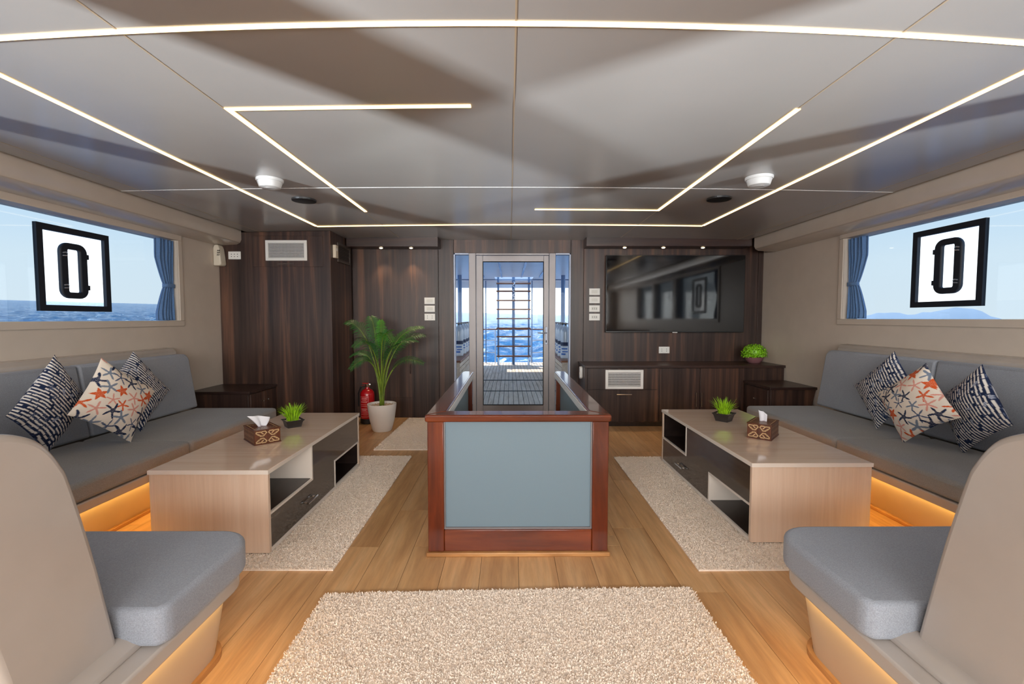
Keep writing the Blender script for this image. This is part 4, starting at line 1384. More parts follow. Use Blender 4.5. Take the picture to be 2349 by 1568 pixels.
def pillow(label, key, kind, seed, T=0.075):
    c = [np.array(p) for p in PIL[key]]
    cen = sum(c) / 4
    t, r, b_, l = c
    eu = ((r - t) + (b_ - l)) / 2     # edge top->right
    ev = ((l - t) + (b_ - r)) / 2     # edge top->left
    nrm = np.cross(eu, ev); nrm /= np.linalg.norm(nrm)
    s = -1 if key[0] == 'L' else 1
    if nrm[0] * s > 0: nrm = -nrm     # towards the room
    n = 150
    g = np.linspace(0, 1, n + 1)
    U, V_ = np.meshgrid(g, g, indexing='ij')
    U, V_ = U.ravel(), V_.ravel()
    a, bb = 2 * U - 1, 2 * V_ - 1
    a2 = a * (1 - 0.085 * (1 - bb ** 2)) * 1.02
    b2 = bb * (1 - 0.085 * (1 - a ** 2)) * 1.02
    prof = np.clip((1 - np.abs(a) ** 2.3) * (1 - np.abs(bb) ** 2.3), 0, None) ** 0.62
    rng = np.random.default_rng(seed)
    wr = 0.004 * np.sin(7 * U + 5 * V_ + seed) * prof + 0.0035 * np.sin(19 * U - 13 * V_ + seed) * (1 - prof) * np.clip(prof * 4, 0, 1)
    base = cen[None, :] + (a2 / 2)[:, None] * eu[None, :] + (b2 / 2)[:, None] * ev[None, :]
    Fv = base + nrm[None, :] * (T * prof + wr)[:, None]
    cols = star_colors(U, V_, seed) if kind == 'star' else stripe_colors(U, V_, seed)
    t_ = thing('cushion', label, 'cushion', tuple(cen), 'printed scatter cushions')

    def grid(nm, P, n_, flip, colors):
        idx = np.arange((n_ + 1) * (n_ + 1)).reshape(n_ + 1, n_ + 1)
        q = np.stack([idx[:-1, :-1], idx[1:, :-1], idx[1:, 1:], idx[:-1, 1:]], -1).reshape(-1, 4)
        if flip: q = q[:, ::-1]
        me = bpy.data.meshes.new(nm)
        me.vertices.add(len(P)); me.vertices.foreach_set('co', (P - cen).astype(np.float32).ravel())
        me.loops.add(len(q) * 4); me.loops.foreach_set('vertex_index', q.astype(np.int32).ravel())
        me.polygons.add(len(q)); me.polygons.foreach_set('loop_start', np.arange(0, len(q) * 4, 4, dtype=np.int32))
        me.update(calc_edges=True)
        ca = me.color_attributes.new('Col', 'FLOAT_COLOR', 'POINT')
        ca.data.foreach_set('color', np.column_stack([colors, np.ones(len(P))]).astype(np.float32).ravel())
        me.shade_smooth()
        me.materials.append(M['star'] if kind == 'star' else M['stripe'])
        o = bpy.data.objects.new(nm, me)
        o.parent = t_
        COL.objects.link(o)
        return o
    e1 = np.cross(eu, ev)
    flip = np.dot(e1, nrm) < 0
    grid('front_cover', Fv, n, flip, cols)
    k = 30
    g2 = np.linspace(0, 1, k + 1)
    U2, V2 = np.meshgrid(g2, g2, indexing='ij')
    U2, V2 = U2.ravel(), V2.ravel()
    a_, b__ = 2 * U2 - 1, 2 * V2 - 1
    p2 = np.clip((1 - np.abs(a_) ** 2.3) * (1 - np.abs(b__) ** 2.3), 0, None) ** 0.62
    Bv = cen[None, :] + (a_ * (1 - 0.085 * (1 - b__ ** 2)) * 1.02 / 2)[:, None] * eu[None, :] + (b__ * (1 - 0.085 * (1 - a_ ** 2)) * 1.02 / 2)[:, None] * ev[None, :] - nrm[None, :] * (0.06 * p2)[:, None]
    grid('back_cover', Bv, k, not flip, star_colors(U2, V2, seed) if kind == 'star' else stripe_colors(U2, V2, seed))
    return t_


pillow('navy and white striped cushion on the left sofa, nearest the camera', 'L1', 'stripe', 11)
pillow('cream starfish print cushion on the left sofa', 'L2', 'star', 12)
pillow('navy and white striped cushion half hidden behind the left starfish cushion', 'L3', 'stripe', 13)
pillow('navy and white striped cushion half hidden behind the right starfish cushion', 'R1', 'stripe', 14)
pillow('cream starfish print cushion on the right sofa', 'R2', 'star', 25)
pillow('navy and white striped cushion on the right sofa, nearest the camera', 'R3', 'stripe', 16)


# ================================================================== curtains
def curtain(s, y1, z0, z1, side):
    t_ = thing('curtain', 'gathered blue curtain tied back in the %s window' % side, 'curtain', (s * (WX + 0.03), y1 - 0.1, z0), 'blue window curtains')
    nu, nv = 60, 34
    vs, fs = [], []
    zt_ = z0 + (z1 - z0) * 0.43
    for j in range(nv + 1):
        v = j / nv
        z = z0 + 0.004 + (z1 - z0 - 0.012) * v
        d = (z - zt_) / (z1 - z0)
        wdt = 0.105 + 0.10 * min(1, abs(d) * 3.0) ** 0.8
        amp = 0.010 + 0.012 * min(1, abs(d) * 2.5)
        for i in range(nu + 1):
            u = i / nu
            y = y1 - 0.008 - wdt * u + 0.006 * math.sin(4 * v + 3)
            ph = 2 * math.pi * (5.5 * u + 0.5 * v * (1 - u))
            vs.append((s * (WX + 0.042 + amp * math.sin(ph) + 0.004 * math.sin(2.3 * ph + 1 + 3 * v)), y, z))
    for j in range(nv):
        for i in range(nu):
            a = j * (nu + 1) + i
            fs.append((a, a + 1, a + nu + 2, a + nu + 1))
    o = build('drape', MB().add(vs, fs), M['curtain'], t_, smooth=True, angle=180)
    sm = o.modifiers.new('solid', 'SOLIDIFY'); sm.thickness = 0.003
    band = MB()
    ring = []
    for k in range(20):
        a = 2 * math.pi * k / 20
        ring.append((s * (WX + 0.042 + 0.026 * math.cos(a)), y1 - 0.065 + 0.066 * math.sin(a)))
    n = len(ring)
    bv = [(p[0], p[1], zt_ - 0.017) for p in ring] + [(p[0], p[1], zt_ + 0.017) for p in ring]
    band.add(bv, [(i, (i + 1) % n, n + (i + 1) % n, n + i) for i in range(n)])
    o = build('tieback', band, M['curtain'], t_, smooth=True, angle=60)
    sm = o.modifiers.new('solid', 'SOLIDIFY'); sm.thickness = 0.004


for (s, y1, z0, z1) in CURT:
    curtain(s, y1, z0, z1, 'left' if s < 0 else 'right')


# ================================================================== table decorations
def rot2(pts, c, a):
    ca, sa = math.cos(a), math.sin(a)
    return [(c[0] + p[0] * ca - p[1] * sa, c[1] + p[0] * sa + p[1] * ca) for p in pts]


def tissue_box(side, c, ang, w_, d_, h, zb, tiss):
    t_ = thing('tissue_box', 'carved brown tissue box with pale inlay on the %s coffee table' % side, 'tissue box', (c[0], c[1], zb), 'inlaid tissue boxes')
    def rectp(hw, hd): return rot2([(-hw, -hd), (hw, -hd), (hw, hd), (-hw, hd)], c, ang)
    build('body', MB().prism(rectp(w_ / 2 - .003, d_ / 2 - .003), 'z', zb + 0.006, zb + h - 0.006), M['boxwood'], t_, bevel=0.002)
    build('foot', MB().prism(rectp(w_ / 2, d_ / 2), 'z', zb, zb + 0.0065), M['boxwood'], t_, bevel=0.0015)
    build('lid', MB().prism(rectp(w_ / 2, d_ / 2), 'z', zb + h - 0.0065, zb + h), M['boxwood'], t_, bevel=0.0015)

    ca, sa = math.cos(ang), math.sin(ang)

    def world(p):  # local (x,y,z) -> world
        return (c[0] + p[0] * ca - p[1] * sa, c[1] + p[0] * sa + p[1] * ca, zb + p[2])
    # interlaced knot inlay on the long side
    kn = MB()
    def ribbon(path, wd, plane):
        for p, q in zip(path, path[1:]):
            du, dv_ = q[0] - p[0], q[1] - p[1]
            L = math.hypot(du, dv_) or 1
            nu, nv = -dv_ / L * wd / 2, du / L * wd / 2
            eu, ev = du / L * wd * .35, dv_ / L * wd * .35
            quad = [(p[0] - eu + nu, p[1] - ev + nv), (p[0] - eu - nu, p[1] - ev - nv), (q[0] + eu - nu, q[1] + ev - nv), (q[0] + eu + nu, q[1] + ev + nv)]
            kn.add([world(plane(a)) for a in quad], [(0, 1, 2, 3)])
    fw, fh = w_ * 0.40, h * 0.36
    front = lambda a: (a[0], -d_ / 2 + 0.0018, a[1] + h / 2)
    loop = []
    for sx_ in (-1, 1):
        for sz in (-1, 1):
            cx, cz = sx_ * w_ * 0.225, sz * h * 0.205
            P = lambda u, v: (cx + sx_ * u * w_ * 0.19, cz + sz * v * h * 0.17)
            ribbon([P(-.1, 1), P(-.75, 1), P(-1, .45), P(-.4, -.75), P(.2, -.75), P(.55, .1)], 0.0062, front)
            ribbon([P(-.35, .0), P(.15, .9), P(.95, .95), P(1.0, .55), P(.55, -.25), P(.1, -.55)], 0.0062, front)
    # little diamonds on the end and borders on the lid
    for end in (-1, 1):
        ep = lambda a, e_=end: (e_ * (w_ / 2 - 0.0018), a[0], a[1] + h / 2)
        for i in range(9):
            y_ = -d_ * .4 + d_ * .8 * i / 8
            for z_ in (-h * .30, h * .30):
                ribbon([(y_ - .003, z_ - .004), (y_ + .003, z_ + .004)], 0.003, ep)
        for i in range(6):
            y_ = -d_ * .35 + d_ * .7 * i / 5
            ribbon([(y_ - .006, 0), (y_, .008), (y_ + .006, 0), (y_, -.008), (y_ - .006, 0)], 0.0025, ep)
    lidp = lambda a: (a[0], a[1], h + 0.0006)
    for q in (.40, -.40):
        ribbon([(-w_ * .44, d_ * q), (w_ * .44, d_ * q)], 0.004, lidp)
        ribbon([(w_ * q, -d_ * .40), (w_ * q, d_ * .40)], 0.004, lidp)
    for i in range(7):
        for q in (-.27, .27):
            x_ = -w_ * .32 + w_ * .64 * i / 6
            ribbon([(x_ - .006, d_ * q - .006), (x_ + .004, d_ * q + .006)], 0.0035, lidp)
    build('inlay', kn, M['inlay'], t_, label='pale knotwork inlay')
    # tissue
    ti = MB()
    for path in tiss:
        nrow = len(path)
        vs = []
        for row in path:
            for p in row: vs.append(world(p))
        m_ = len(path[0])
        fs = [(i * m_ + j, i * m_ + j + 1, (i + 1) * m_ + j + 1, (i + 1) * m_ + j) for i in range(nrow - 1) for j in range(m_ - 1)]
        ti.add(vs, fs)
    o = build('tissue', ti, M['tissue'], t_, smooth=True, angle=60)
    sm = o.modifiers.new('solid', 'SOLIDIFY'); sm.thickness = 0.0012


def fan_tissue(h, spread, height, tilt):
    rows = []
    for j in range(6):
        v = j / 5
        row = []
        for i in range(9):
            u = i / 8 * 2 - 1
            wd = 0.020 + (spread - 0.020) * v
            row.append((u * wd + tilt * v * v, 0.010 * math.sin(3.2 * u + 1) * (1 - 0.3 * v) + 0.004 * math.cos(7 * u) , h - 0.004 + height * v * (1.0 - 0.06 * abs(u)) + 0.012 * u * v * (-1)))
        rows.append(row)
    return [rows]


tissue_box('left', (-1.561, 2.868, 0), 0.785, 0.155, 0.215, 0.092, 0.45, fan_tissue(0.092, 0.066, 0.072, -0.018))
tissue_box('right', (1.6625, 2.955, 0), -0.726, 0.145, 0.215, 0.100, 0.45, fan_tissue(0.094, 0.026, 0.072, -0.004))


def blades(name, c, zb, n, rad, hmin, hmax, lean, wd, seed, parent, mat):
    rng = random.Random(seed)
    mb = MB()
    for i in range(n):
        a = rng.uniform(0, 2 * math.pi)
        r0 = rad * math.sqrt(rng.random())
        h = rng.uniform(hmin, hmax)
        ln = lean * (0.25 + rng.random()) * (0.35 + r0 / rad)
        d = Vector((math.cos(a), math.sin(a), 0))
        p = Vector((c[0], c[1], zb)) + d * r0
        sd_ = Vector((-d.y, d.x, 0)) * wd * rng.uniform(.7, 1.2)
        tw = rng.uniform(-.8, .8)
        sd_ = sd_ * math.cos(tw) + d * wd * math.sin(tw)
        pts = []
        for k in range(4):
            t = k / 3
            pts.append(p + d * (ln * t * t) + Vector((0, 0, h * (t - 0.18 * t * t * (ln / max(h, .001))))))
        ws = (0.7, 1.0, 0.75, 0.05)
        vs = []
        for q, w_ in zip(pts, ws): vs += [q - sd_ * w_, q + sd_ * w_]
        mb.add(vs, [(0, 1, 3, 2), (2, 3, 5, 4), (4, 5, 7, 6)])
    return build(name, mb, mat, parent, smooth=True, angle=180, kind='stuff')


def gravel_disc(c, z, rx, ry, ang, n, seed, parent, mat):
    rng = random.Random(seed)
    mb = MB()
    for i in range(n):
        u, v = rng.uniform(-rx, rx), rng.uniform(-ry, ry)
        if rx == ry and math.hypot(u, v) > rx and ang is None: continue
        a = ang or 0
        x_, y_ = c[0] + u * math.cos(a) - v * math.sin(a), c[1] + u * math.sin(a) + v * math.cos(a)
        r = rng.uniform(.004, .008)
        mb.lathe([(0.0, -r * .6), (r, -r * .2), (r * .9, r * .35), (0.0, r * .6)], (x_, y_, z), 6)
    return build('gravel', mb, mat, parent, smooth=True, angle=180, kind='stuff')


def grass_pot(side, c, ang, zb, h, rim, base, gh, seed):
    t_ = thing('grass_plant', 'lime artificial grass in a dark square pot on the %s coffee table' % side, 'potted plant', (c[0], c[1], zb), 'grass pots on the coffee tables')
    mb = MB()
    lv = [(base, 0.0), (base, 0.004), (rim * .86, h * .72), (rim, h * .93), (rim, h), (rim - .006, h), (rim - .010, h * .8), (rim - .010, h * .78)]
    rings = []
    for r, z in lv:
        o_ = len(mb.v)
        for p in rot2([(-r, -r), (r, -r), (r, r), (-r, r)], c, ang): mb.v.append((p[0], p[1], zb + z))
        rings.append(o_)
    for a, b_ in zip(rings, rings[1:]):
        for j in range(4): mb.f.append((a + j, a + (j + 1) % 4, b_ + (j + 1) % 4, b_ + j))
    mb.f.append((3, 2, 1, 0)); mb.f.append(tuple(rings[-1] + j for j in range(4)))
    build('pot', mb, M['potdark'], t_, bevel=0.0015)
    gravel_disc(c, zb + h * .84, rim * .8, rim * .8, ang, 60, seed, t_, M['gravel'])
    blades('grass', c, zb + h * .8, 150, rim * .62, gh * .55, gh, 0.055, 0.0036, seed + 1, t_, M['grass'])


grass_pot('left', (-1.545, 3.245), 0.72, 0.45, 0.052, 0.062, 0.045, 0.135, 5)
grass_pot('right', (1.617, 3.405), 0.72, 0.45, 0.062, 0.064, 0.044, 0.135, 6)

# clipped bush in a mauve bowl
bb = thing('potted_bush', 'round lime green artificial bush in a mauve bowl on the low cabinet', 'potted plant', (2.888, 5.36, 0.695))
build('bowl', MB().lathe([(0.055, 0.0), (0.062, 0.004), (0.088, 0.035), (0.104, 0.068), (0.106, 0.072), (0.100, 0.072), (0.096, 0.064)], (2.888, 5.36, 0.695), 28), M['mauve'], bb, smooth=True, angle=60)
rng = random.Random(9)
mb = MB()
for i in range(900):
    u = rng.uniform(-0.25, 1); a = rng.uniform(0, 6.283)
    r = 0.128 * rng.uniform(.72, 1.06)
    cs = math.sqrt(max(0, 1 - u * u))
    d = Vector((cs * math.cos(a), cs * math.sin(a), u))
    p = Vector((2.888, 5.36, 0.798)) + Vector((d.x * r * 1.06, d.y * r * 1.0, d.z * r * .92))
    tq = Vector((rng.uniform(-1, 1), rng.uniform(-1, 1), rng.uniform(-1, 1))).normalized()
    n_ = (d + tq * .8).normalized()
    e1 = n_.orthogonal().normalized() * rng.uniform(.008, .013)
    e2 = n_.cross(e1).normalized() * rng.uniform(.006, .009)
    mb.add([p - e1, p - e2 + n_ * .002, p + e1, p + e2 + n_ * .002], [(0, 1, 2, 3)])
mb.lathe([(0.0, -.03), (.07, -.02), (.10, .02), (.095, .06), (.06, .092), (0.0, .10)], (2.888, 5.36, 0.79), 14)
build('foliage', mb, M['bush'], bb, kind='stuff')

# ---- palm in a white planter
PC = (-1.386, 4.955)
pl = thing('potted_palm', 'tall artificial palm in a white round planter by the aft wall', 'potted plant', (PC[0], PC[1], 0))
build('planter', MB().lathe([(0.0, 0.0), (0.094, 0.0), (0.104, 0.012), (0.132, 0.12), (0.149, 0.24), (0.154, 0.29), (0.154, 0.297), (0.146, 0.297), (0.143, 0.27)], (PC[0], PC[1], 0), 40), M['potwhite'], pl, smooth=True, angle=50)
build('soil', MB().lathe([(0.0, 0.272), (0.144, 0.270)], (PC[0], PC[1], 0), 24), M['gravel'], pl)
gravel_disc(PC, 0.278, 0.125, 0.125, None, 110, 4, pl, M['gravel'])


def frond(tip, mid, dark, seed, lmax=0.17, start=0.42, root=(0, 0)):
    rng = random.Random(seed)
    p0 = Vector((PC[0] + root[0], PC[1] + root[1], 0.27))
    p1 = Vector(mid); p2 = Vector(tip)
    def at_(t):
        return p0 * (1 - t) ** 2 + p1 * 2 * t * (1 - t) + p2 * t * t
    ob = build('frond', MB(), None, pl) if False else None
    st = MB()
    ts = [i / 16 for i in range(17)]
    st.tube([at_(t) for t in ts], [0.010 * (1 - t) ** 1.3 + 0.0016 for t in ts], 6)
    stem_o = build('frond_stem', st, M['stem'], pl, smooth=True, angle=180)
    lf = MB()
    K = 24
    for i in range(K):
        t = start + (1 - start) * (i + .5) / K
        p = at_(t)
        d = (at_(min(1, t + .02)) - at_(t - .02)).normalized()
        up = Vector((0, -0.35, 1.0)).normalized()
        sdv = d.cross(up)
        if sdv.length < .1: sdv = d.cross(Vector((0, 1, 0)))
        sdv.normalize()
        nr = sdv.cross(d).normalized()
        q = (i + .5) / K
        L = lmax * (0.35 + 0.65 * math.sin(math.pi * min(1, q * .85 + .18))) * rng.uniform(.85, 1.1)
        for s in (-1, 1):
            o_ = (sdv * s * 0.80 + d * 0.60 + nr * 0.22).normalized()
            e_ = p + o_ * L + Vector((0, 0, -0.30 * L))
            m_ = p + o_ * L * .5 + nr * 0.004
            wv = d * 0.0052
            lf.add([p - wv * .5, p + wv * .5, m_ + wv, m_ - wv, e_], [(0, 1, 2, 3), (3, 2, 4)])
    build('leaflets', lf, M['leaf'] if dark else M['leaf2'], stem_o, smooth=True, angle=180)


Y0 = PC[1]
# (tip x, tip y, tip z, mid x, mid z, dark)
FR = [(-1.74, Y0 - .05, 1.175, -1.50, 1.20, 1, .16), (-1.57, Y0 + .25, 1.24, -1.45, 1.15, 1, .13), (-1.44, Y0 + .2, 1.20, -1.40, 1.0, 0, .10),
      (-1.18, Y0 - .35, 0.98, -1.40, 1.32, 0, .15), (-0.96, Y0 + .15, 1.12, -1.36, 1.12, 0, .13), (-0.92, Y0 + .05, 1.03, -1.34, 1.08, 1, .15),
      (-1.60, Y0 - .25, 0.92, -1.40, 1.16, 1, .17), (-1.74, Y0 + .05, 0.80, -1.44, 1.0, 1, .11), (-1.62, Y0 - .3, 0.70, -1.42, 1.0, 1, .14),
      (-0.91, Y0 - .1, 0.74, -1.28, 0.92, 1, .14), (-1.16, Y0 - .25, 0.94, -1.36, .86, 1, .17), (-1.30, Y0 - .05, 1.10, -1.38, .9, 1, .13),
      (-1.06, Y0 + .3, 0.96, -1.33, 1.05, 1, .14), (-1.47, Y0 - .28, 0.98, -1.39, .92, 1, .15)]
for i, (x_, y_, z_, mx_, mz_, dk, lm) in enumerate(FR):
    an = i * 2.4
    frond((x_, y_, z_), (mx_, Y0 + (y_ - Y0) * .25, mz_), dk, 30 + i, lm, .46 if i % 3 else .40, (0.018 * math.cos(an), 0.018 * math.sin(an)))

# ---- fire extinguisher
EX = (-1.655, 5.315)
fe_ = thing('fire_extinguisher', 'red fire extinguisher standing behind the white planter', 'fire extinguisher', (EX[0], EX[1], 0))
build('cylinder', MB().lathe([(0.076, 0.055), (0.080, 0.07), (0.080, 0.335), (0.074, 0.365), (0.055, 0.39), (0.024, 0.405), (0.022, 0.42)], (EX[0], EX[1], 0), 32), M['red'], fe_, smooth=True, angle=50)
build('base_ring', MB().lathe([(0.074, 0.0), (0.082, 0.004), (0.082, 0.058), (0.076, 0.062)], (EX[0], EX[1], 0), 32), M['black'], fe_, smooth=True)
vl = MB().lathe([(0.015, 0.42), (0.018, 0.43), (0.018, 0.455), (0.010, 0.462)], (EX[0], EX[1], 0), 14)
build('valve', vl, M['chrome'], fe_, smooth=True)
lv_ = MB().box(EX[0] - 0.055, EX[0] + 0.02, EX[1] - 0.010, EX[1] + 0.010, 0.462, 0.470)
lv_.prism([(EX[0] - 0.062, 0.432), (EX[0] + 0.0, 0.446), (EX[0] + 0.0, 0.453), (EX[0] - 0.064, 0.440)], 'y', EX[1] - 0.009, EX[1] + 0.009)
build('lever', lv_, M['red'], fe_, bevel=0.002)
build('gauge', MB().lathe([(0.014, 0.0), (0.016, 0.004), (0.016, 0.014), (0.013, 0.016)], (EX[0] + 0.030, EX[1] - 0.012, 0.452), 16, 'y'), M['chrome'], fe_, smooth=True)
hs = [(EX[0] - 0.012, EX[1] - 0.02, 0.44), (EX[0] - 0.06, EX[1] - 0.04, 0.43), (EX[0] - 0.092, EX[1] - 0.035, 0.36), (EX[0] - 0.094, EX[1] - 0.03, 0.20)]
build('hose', MB().tube(hs, 0.009, 8), M['black'], fe_, smooth=True)
lb = MB()


def lab_arc(a0, a1, z0, z1, r):
    n = 8
    vs = []
    for i in range(n + 1):
        a = math.radians(a0 + (a1 - a0) * i / n)
        for z in (z0, z1): vs.append((EX[0] + r * math.sin(a), EX[1] - r * math.cos(a), z))
    lb.add(vs, [(2 * i, 2 * i + 2, 2 * i + 3, 2 * i + 1) for i in range(n)])


R_ = 0.0806
lab_arc(-50, 25, 0.318, 0.321, R_); lab_arc(-50, 25, 0.085, 0.088, R_); lab_arc(24, 26, 0.085, 0.321, R_); lab_arc(-51, -49, 0.085, 0.321, R_)
for z, a0, a1 in ((.300, -35, 10), (.288, -40, 15), (.276, -30, 5), (.262, -42, 18), (.250, -42, 12), (.225, -44, 20), (.205, -44, 20), (.180, -40, 10), (.170, -40, 14), (.160, -40, 6), (.148, -40, 16), (.130, -42, 20), (.110, -42, 20)):
    lab_arc(a0, a1, z, z + (.007 if z > .29 else .0035), R_)
build('label_print', lb, M['redlabel'], fe_, label='pale printed frame and lines of text')

# ================================================================== OUTSIDE: aft deck
deck_o = struct(build('floor_aft_deck', bx(-3.1, 3.1, 5.74, 12.75, -0.12, -0.010), M['caulk']), 'weathered teak aft deck beyond the glass door')
dk = MB()
x = -3.08
while x < 3.08:
    dk.box(x, x + 0.068, 5.75, 12.73, -0.010, 0.0)
    x += 0.075
build('deck_plank', dk, M['teak'], deck_o, kind='stuff')
struct(build('trim_%d' % (tid + 1), MB().box(-3.1, 3.1, 7.62, 7.68, 0.0005, 0.004).box(-3.1, 3.1, 8.95, 9.05, 0.0005, 0.004), M['caulk']), 'dark joints across the aft deck')
# roof over the deck, with an opening above the ladder
rf_ = MB()
HXA, HXB, HYA, HYB = -0.36, 0.60, 11.35, 12.45
rf_.box(-3.2, HXA, 5.74, 12.7, 2.24, 2.34).box(HXB, 3.2, 5.74, 12.7, 2.24, 2.34)
rf_.box(HXA, HXB, 5.74, HYA, 2.24, 2.34).box(HXA, HXB, HYB, 12.7, 2.24, 2.34)
rf_.box(-3.2, 3.2, 12.6, 12.7, 2.06, 2.24)
roof = struct(build('ceiling_aft_deck', rf_, M['roof']), 'pale roof over the aft deck')
for x_ in (-0.62, -0.18, 0.30, 0.74):
    build('reflection_bar', bx(x_ - 0.02, x_ + 0.02, 6.2, 11.2, 2.215, 2.24), M['steel'], roof, bevel=0.004)  # bars added to draw the lines of reflections in the door glass
build('roof_beam', bx(-3.2, 3.2, 12.0, 12.03, 2.215, 2.24), M['bluesteel'], roof)

# ladder to the upper deck
ld_ = thing('ladder', 'teak tread ladder with steel rails on the aft deck, seen through the door', 'ladder', (0.114, 11.95, 0))
for x_ in (-0.285, 0.514):
    build('side_rail', MB().tube([(x_, 12.05, 0.0), (x_, 12.02, 0.3), (x_, 11.98, 2.6)], 0.024, 8), M['bluesteel'], ld_, smooth=True)
build('centre_post', MB().tube([(0.114, 12.06, 0.0), (0.114, 12.06, 2.6)], 0.040, 10), M['bluesteel'], ld_, smooth=True)
for z_ in (2.13, 1.93, 1.69, 1.46, 1.22, 0.97, 0.75, 0.50, 0.24):
    build('tread', bx(-0.33, 0.558, 11.88, 12.02, z_ - 0.022, z_ + 0.012), M['teak_rung'], ld_, bevel=0.004)
for s in (-1, 1):
    build('foot', MB().tube([(0.114 + s * 0.40, 11.95, 0.22), (0.114 + s * 0.375, 11.9, 0.0)], 0.016, 6), M['steel'], ld_, smooth=True)
build('rope_coil', MB().tube([(0.12 + .03 * math.sin(i * 1.1), 11.86 + .02 * math.cos(i * 1.3), 2.16 - i * .022) for i in range(22)], 0.013, 6), M['white'], ld_, smooth=True)

# guard rail round the stern
rl = thing('stern_rail', 'steel guard rail with a wooden cap at the stern', 'railing', (0, 12.65, 0))
build('cap_rail', bx(-3.1, 3.1, 12.61, 12.68, 0.905, 0.935), M['teak_rung'], rl, bevel=0.006)
for z_ in (0.62, 0.28):
    build('mid_rail', MB().tube([(-3.1, 12.645, z_), (-0.38, 12.645, z_)], 0.012, 6).tube([(0.60, 12.645, z_), (3.1, 12.645, z_)], 0.012, 6), M['steel'], rl, smooth=True)
for x_ in (-2.9, -1.7, -0.385, 0.60, 1.8, 3.0):
    build('stanchion', MB().tube([(x_, 12.645, 0.0), (x_, 12.645, 0.905)], 0.016, 8), M['steel'], rl, smooth=True)
for x_, sd_ in ((-0.636, 'left'), (0.625, 'right')):
    o = build('roof_pole', MB().tube([(x_, 12.52, 0.0), (x_, 12.52, 2.24)], 0.014, 8), M['bluesteel'], smooth=True, loc=(x_, 12.52, 0))
    tag(o, 'thin roof pole just %s of the ladder' % sd_, 'pole', 'slim roof poles')
for x_, sd_ in ((-1.17, 'left'), (1.28, 'right')):
    o = build('roof_post', MB().tube([(x_, 10.9, 0.0), (x_, 10.9, 2.24)], 0.05, 12), M['bluesteel'], smooth=True, loc=(x_, 10.9, 0))
    tag(o, 'stout blue grey roof post behind the %s row of tanks' % sd_, 'post', 'stout roof posts')

# tank racks and diving tanks
for s, xr, side in ((-1, -1.06, 'left'), (1, 1.12, 'right')):
    t_ = thing('tank_bench', 'low slatted bench under the %s row of diving tanks' % side, 'bench', (xr, 9.6, 0), 'tank benches')
    build('bench_top', bx(xr - 0.22, xr + 0.22, 7.9, 11.4, 0.455, 0.49), M['teak_rung'], t_, bevel=0.005)
    for i in range(5):
        build('slat', bx(xr - s * 0.205, xr - s * 0.19, 7.92, 11.38, 0.03 + i * 0.084, 0.10 + i * 0.084), M['teak'], t_)
    build('end_panel', bx(xr - 0.2, xr + 0.2, 7.905, 7.93, 0.0, 0.454), M['teak'], t_)
    build('end_panel', bx(xr - 0.2, xr + 0.2, 11.37, 11.395, 0.0, 0.454), M['teak'], t_)
ORD = ['nearest the saloon', 'second', 'third', 'fourth', 'farthest aft']


def tank(s, x_, y_, i, side):
    z0 = 0.49
    lab = {0: 'silver diving tank nearest the door in the %s row', 4: 'silver diving tank farthest from the door in the %s row'}.get(i, 'silver diving tank, %s from the door in the %%s row' % ORD[i]) % side
    t_ = thing('diving_tank', lab, 'diving tank', (x_, y_, z0), 'diving tanks on the aft deck')
    build('cylinder', MB().lathe([(0.085, 0.0), (0.092, 0.012), (0.092, 0.47), (0.084, 0.52), (0.060, 0.56), (0.030, 0.582), (0.026, 0.60)], (x_, y_, z0), 20), M['tank'], t_, smooth=True, angle=50)
    build('band', MB().lathe([(0.094, 0.235), (0.094, 0.30)], (x_, y_, z0), 20), M['tankband'], t_, smooth=True)
    build('label_sleeve', MB().lathe([(0.0935, 0.02), (0.0935, 0.225)], (x_, y_, z0), 20), M['tanklabel'], t_, smooth=True)
    pr = MB()
    for (a0, a1, z, h) in ((-40, 30, .17, .025), (-30, 35, .12, .02), (-45, 10, .07, .03)):
        vs = []
        for k in range(7):
            a = math.radians(a0 + (a1 - a0) * k / 6) - s * .3
            for zz in (z, z + h): vs.append((x_ + .0942 * math.sin(a), y_ - .0942 * math.cos(a), z0 + zz))
        pr.add(vs, [(2 * k, 2 * k + 2, 2 * k + 3, 2 * k + 1) for k in range(6)])
    build('label_print', pr, M['tankprint'], t_)
    vv = MB().lathe([(0.016, 0.60), (0.018, 0.64), (0.012, 0.655)], (x_, y_, z0), 10)
    vv.tube([(x_ - 0.045, y_, z0 + 0.635), (x_ + 0.05, y_, z0 + 0.635)], 0.012, 8)
    build('valve', vv, M['black'], t_, smooth=True)


for i, (x_, y_) in enumerate([(-0.985, 8.9), (-0.98, 9.46), (-0.98, 9.95), (-0.98, 10.45), (-0.98, 10.9)]): tank(-1, x_, y_, i, 'left')
for i, (x_, y_) in enumerate([(1.03, 8.33), (1.03, 8.85), (1.05, 9.40), (1.06, 9.85), (1.06, 10.3)]): tank(1, x_, y_, i, 'right')

# ================================================================== OUTSIDE: sea and far hills (the boat heels a little)
ROLL = math.radians(1.55)
PIT = math.radians(0.62)


def sea_z(x_, y_):
    return -2.3 - math.tan(ROLL) * x_ + math.tan(PIT) * y_


def waves(X, Y):
    rg = np.random.default_rng(5)
    H = np.zeros_like(X)
    for _ in range(26):
        lam = rg.uniform(1.8, 13.0)
        th = rg.normal(0.9, 0.75)
        k = 2 * math.pi / lam
        ph = rg.uniform(0, 6.28)
        sn = np.sin(k * (X * math.cos(th) + Y * math.sin(th)) + ph)
        H += 0.0085 * lam ** 0.9 * (1 - np.abs(sn) * 1.6)
    return H


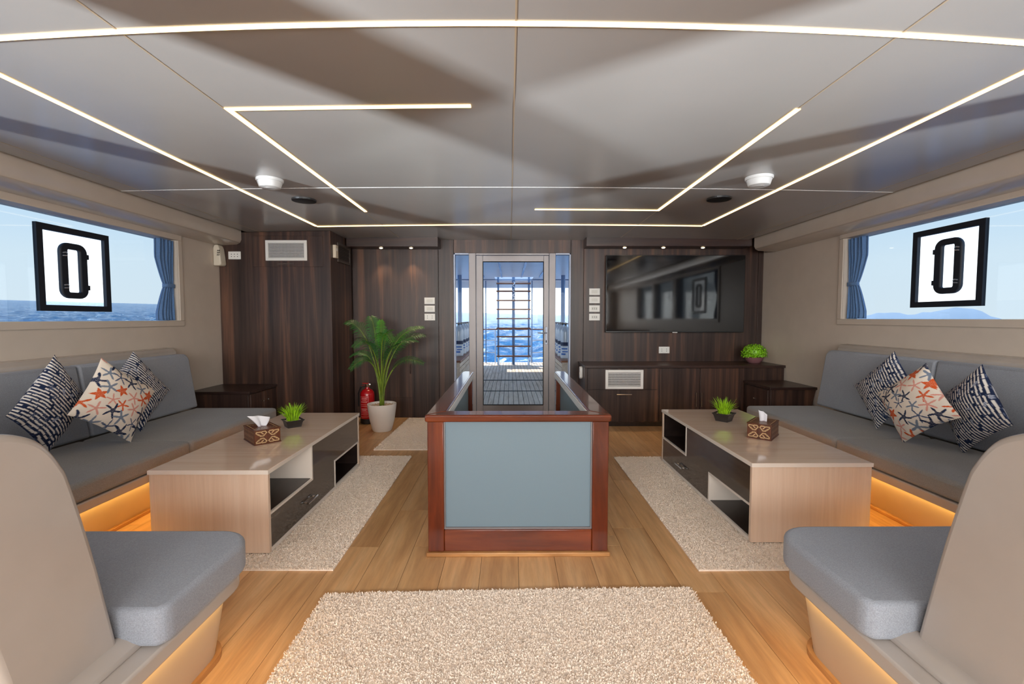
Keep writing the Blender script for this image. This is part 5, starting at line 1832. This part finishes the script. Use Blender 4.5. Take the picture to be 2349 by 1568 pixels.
rad = [7.0]
while rad[-1] < 1400: rad.append(rad[-1] * 1.022 + 0.05)
rad += [2200, 4000, 9000]
ns = 1200
ang = np.linspace(0, 2 * math.pi, ns, endpoint=False)
RR, AA = np.meshgrid(np.array(rad), ang, indexing='ij')
XX, YY = RR * np.cos(AA), RR * np.sin(AA)
HH = waves(XX, YY) * np.clip((1500 - RR) / 600, 0, 1) * np.clip((RR - 6.9) / 4, 0, 1)
ZZ = -2.3 - math.tan(ROLL) * XX + math.tan(PIT) * YY + HH
P_ = np.stack([XX, YY, ZZ], -1).reshape(-1, 3).astype(np.float32)
nr_ = len(rad)
idx = np.arange(nr_ * ns).reshape(nr_, ns)
nx_ = np.roll(idx, -1, axis=1)
Q_ = np.stack([idx[:-1], idx[1:], nx_[1:], nx_[:-1]], -1).reshape(-1, 4).astype(np.int32)
me = bpy.data.meshes.new('sea')
me.vertices.add(len(P_)); me.vertices.foreach_set('co', P_.ravel())
me.loops.add(Q_.size); me.loops.foreach_set('vertex_index', Q_.ravel())
me.polygons.add(len(Q_)); me.polygons.foreach_set('loop_start', np.arange(0, Q_.size, 4, dtype=np.int32))
me.update(calc_edges=True)
me.shade_smooth()
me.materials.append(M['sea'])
sea = bpy.data.objects.new('sea', me)
COL.objects.link(sea)
sea['kind'] = 'stuff'
tag(sea, 'deep blue sparkling sea outside the windows', 'sea')
sea['kind'] = 'stuff'

# distant hazy ridge on the right
rng = random.Random(21)
vs, fs = [], []
n = 120
for i in range(n + 1):
    a = math.radians(-5 + 66 * i / n)
    D = 4200
    x_, y_ = D * math.cos(a), D * math.sin(a)
    h = 85 + 55 * math.sin(i * .21) * math.sin(i * .083 + 1) + 22 * math.sin(i * .55 + 2) + rng.uniform(-9, 9)
    h = max(35, h) * (1.0 if i < 95 else max(0.05, 1 - (i - 95) / 25))
    zb = sea_z(x_, y_)
    vs += [(x_, y_, zb - 30), (x_ * 1.02, y_ * 1.02, zb + h), (x_ * 1.25, y_ * 1.25, zb - 30)]
for i in range(n):
    a, b_ = 3 * i, 3 * i + 3
    fs += [(a, b_, b_ + 1, a + 1), (a + 1, b_ + 1, b_ + 2, a + 2)]
hl = build('hills', MB().add(vs, fs), M['hill'], smooth=True, angle=180)
tag(hl, 'pale hazy mountain ridge on the horizon behind the right window', 'hills')
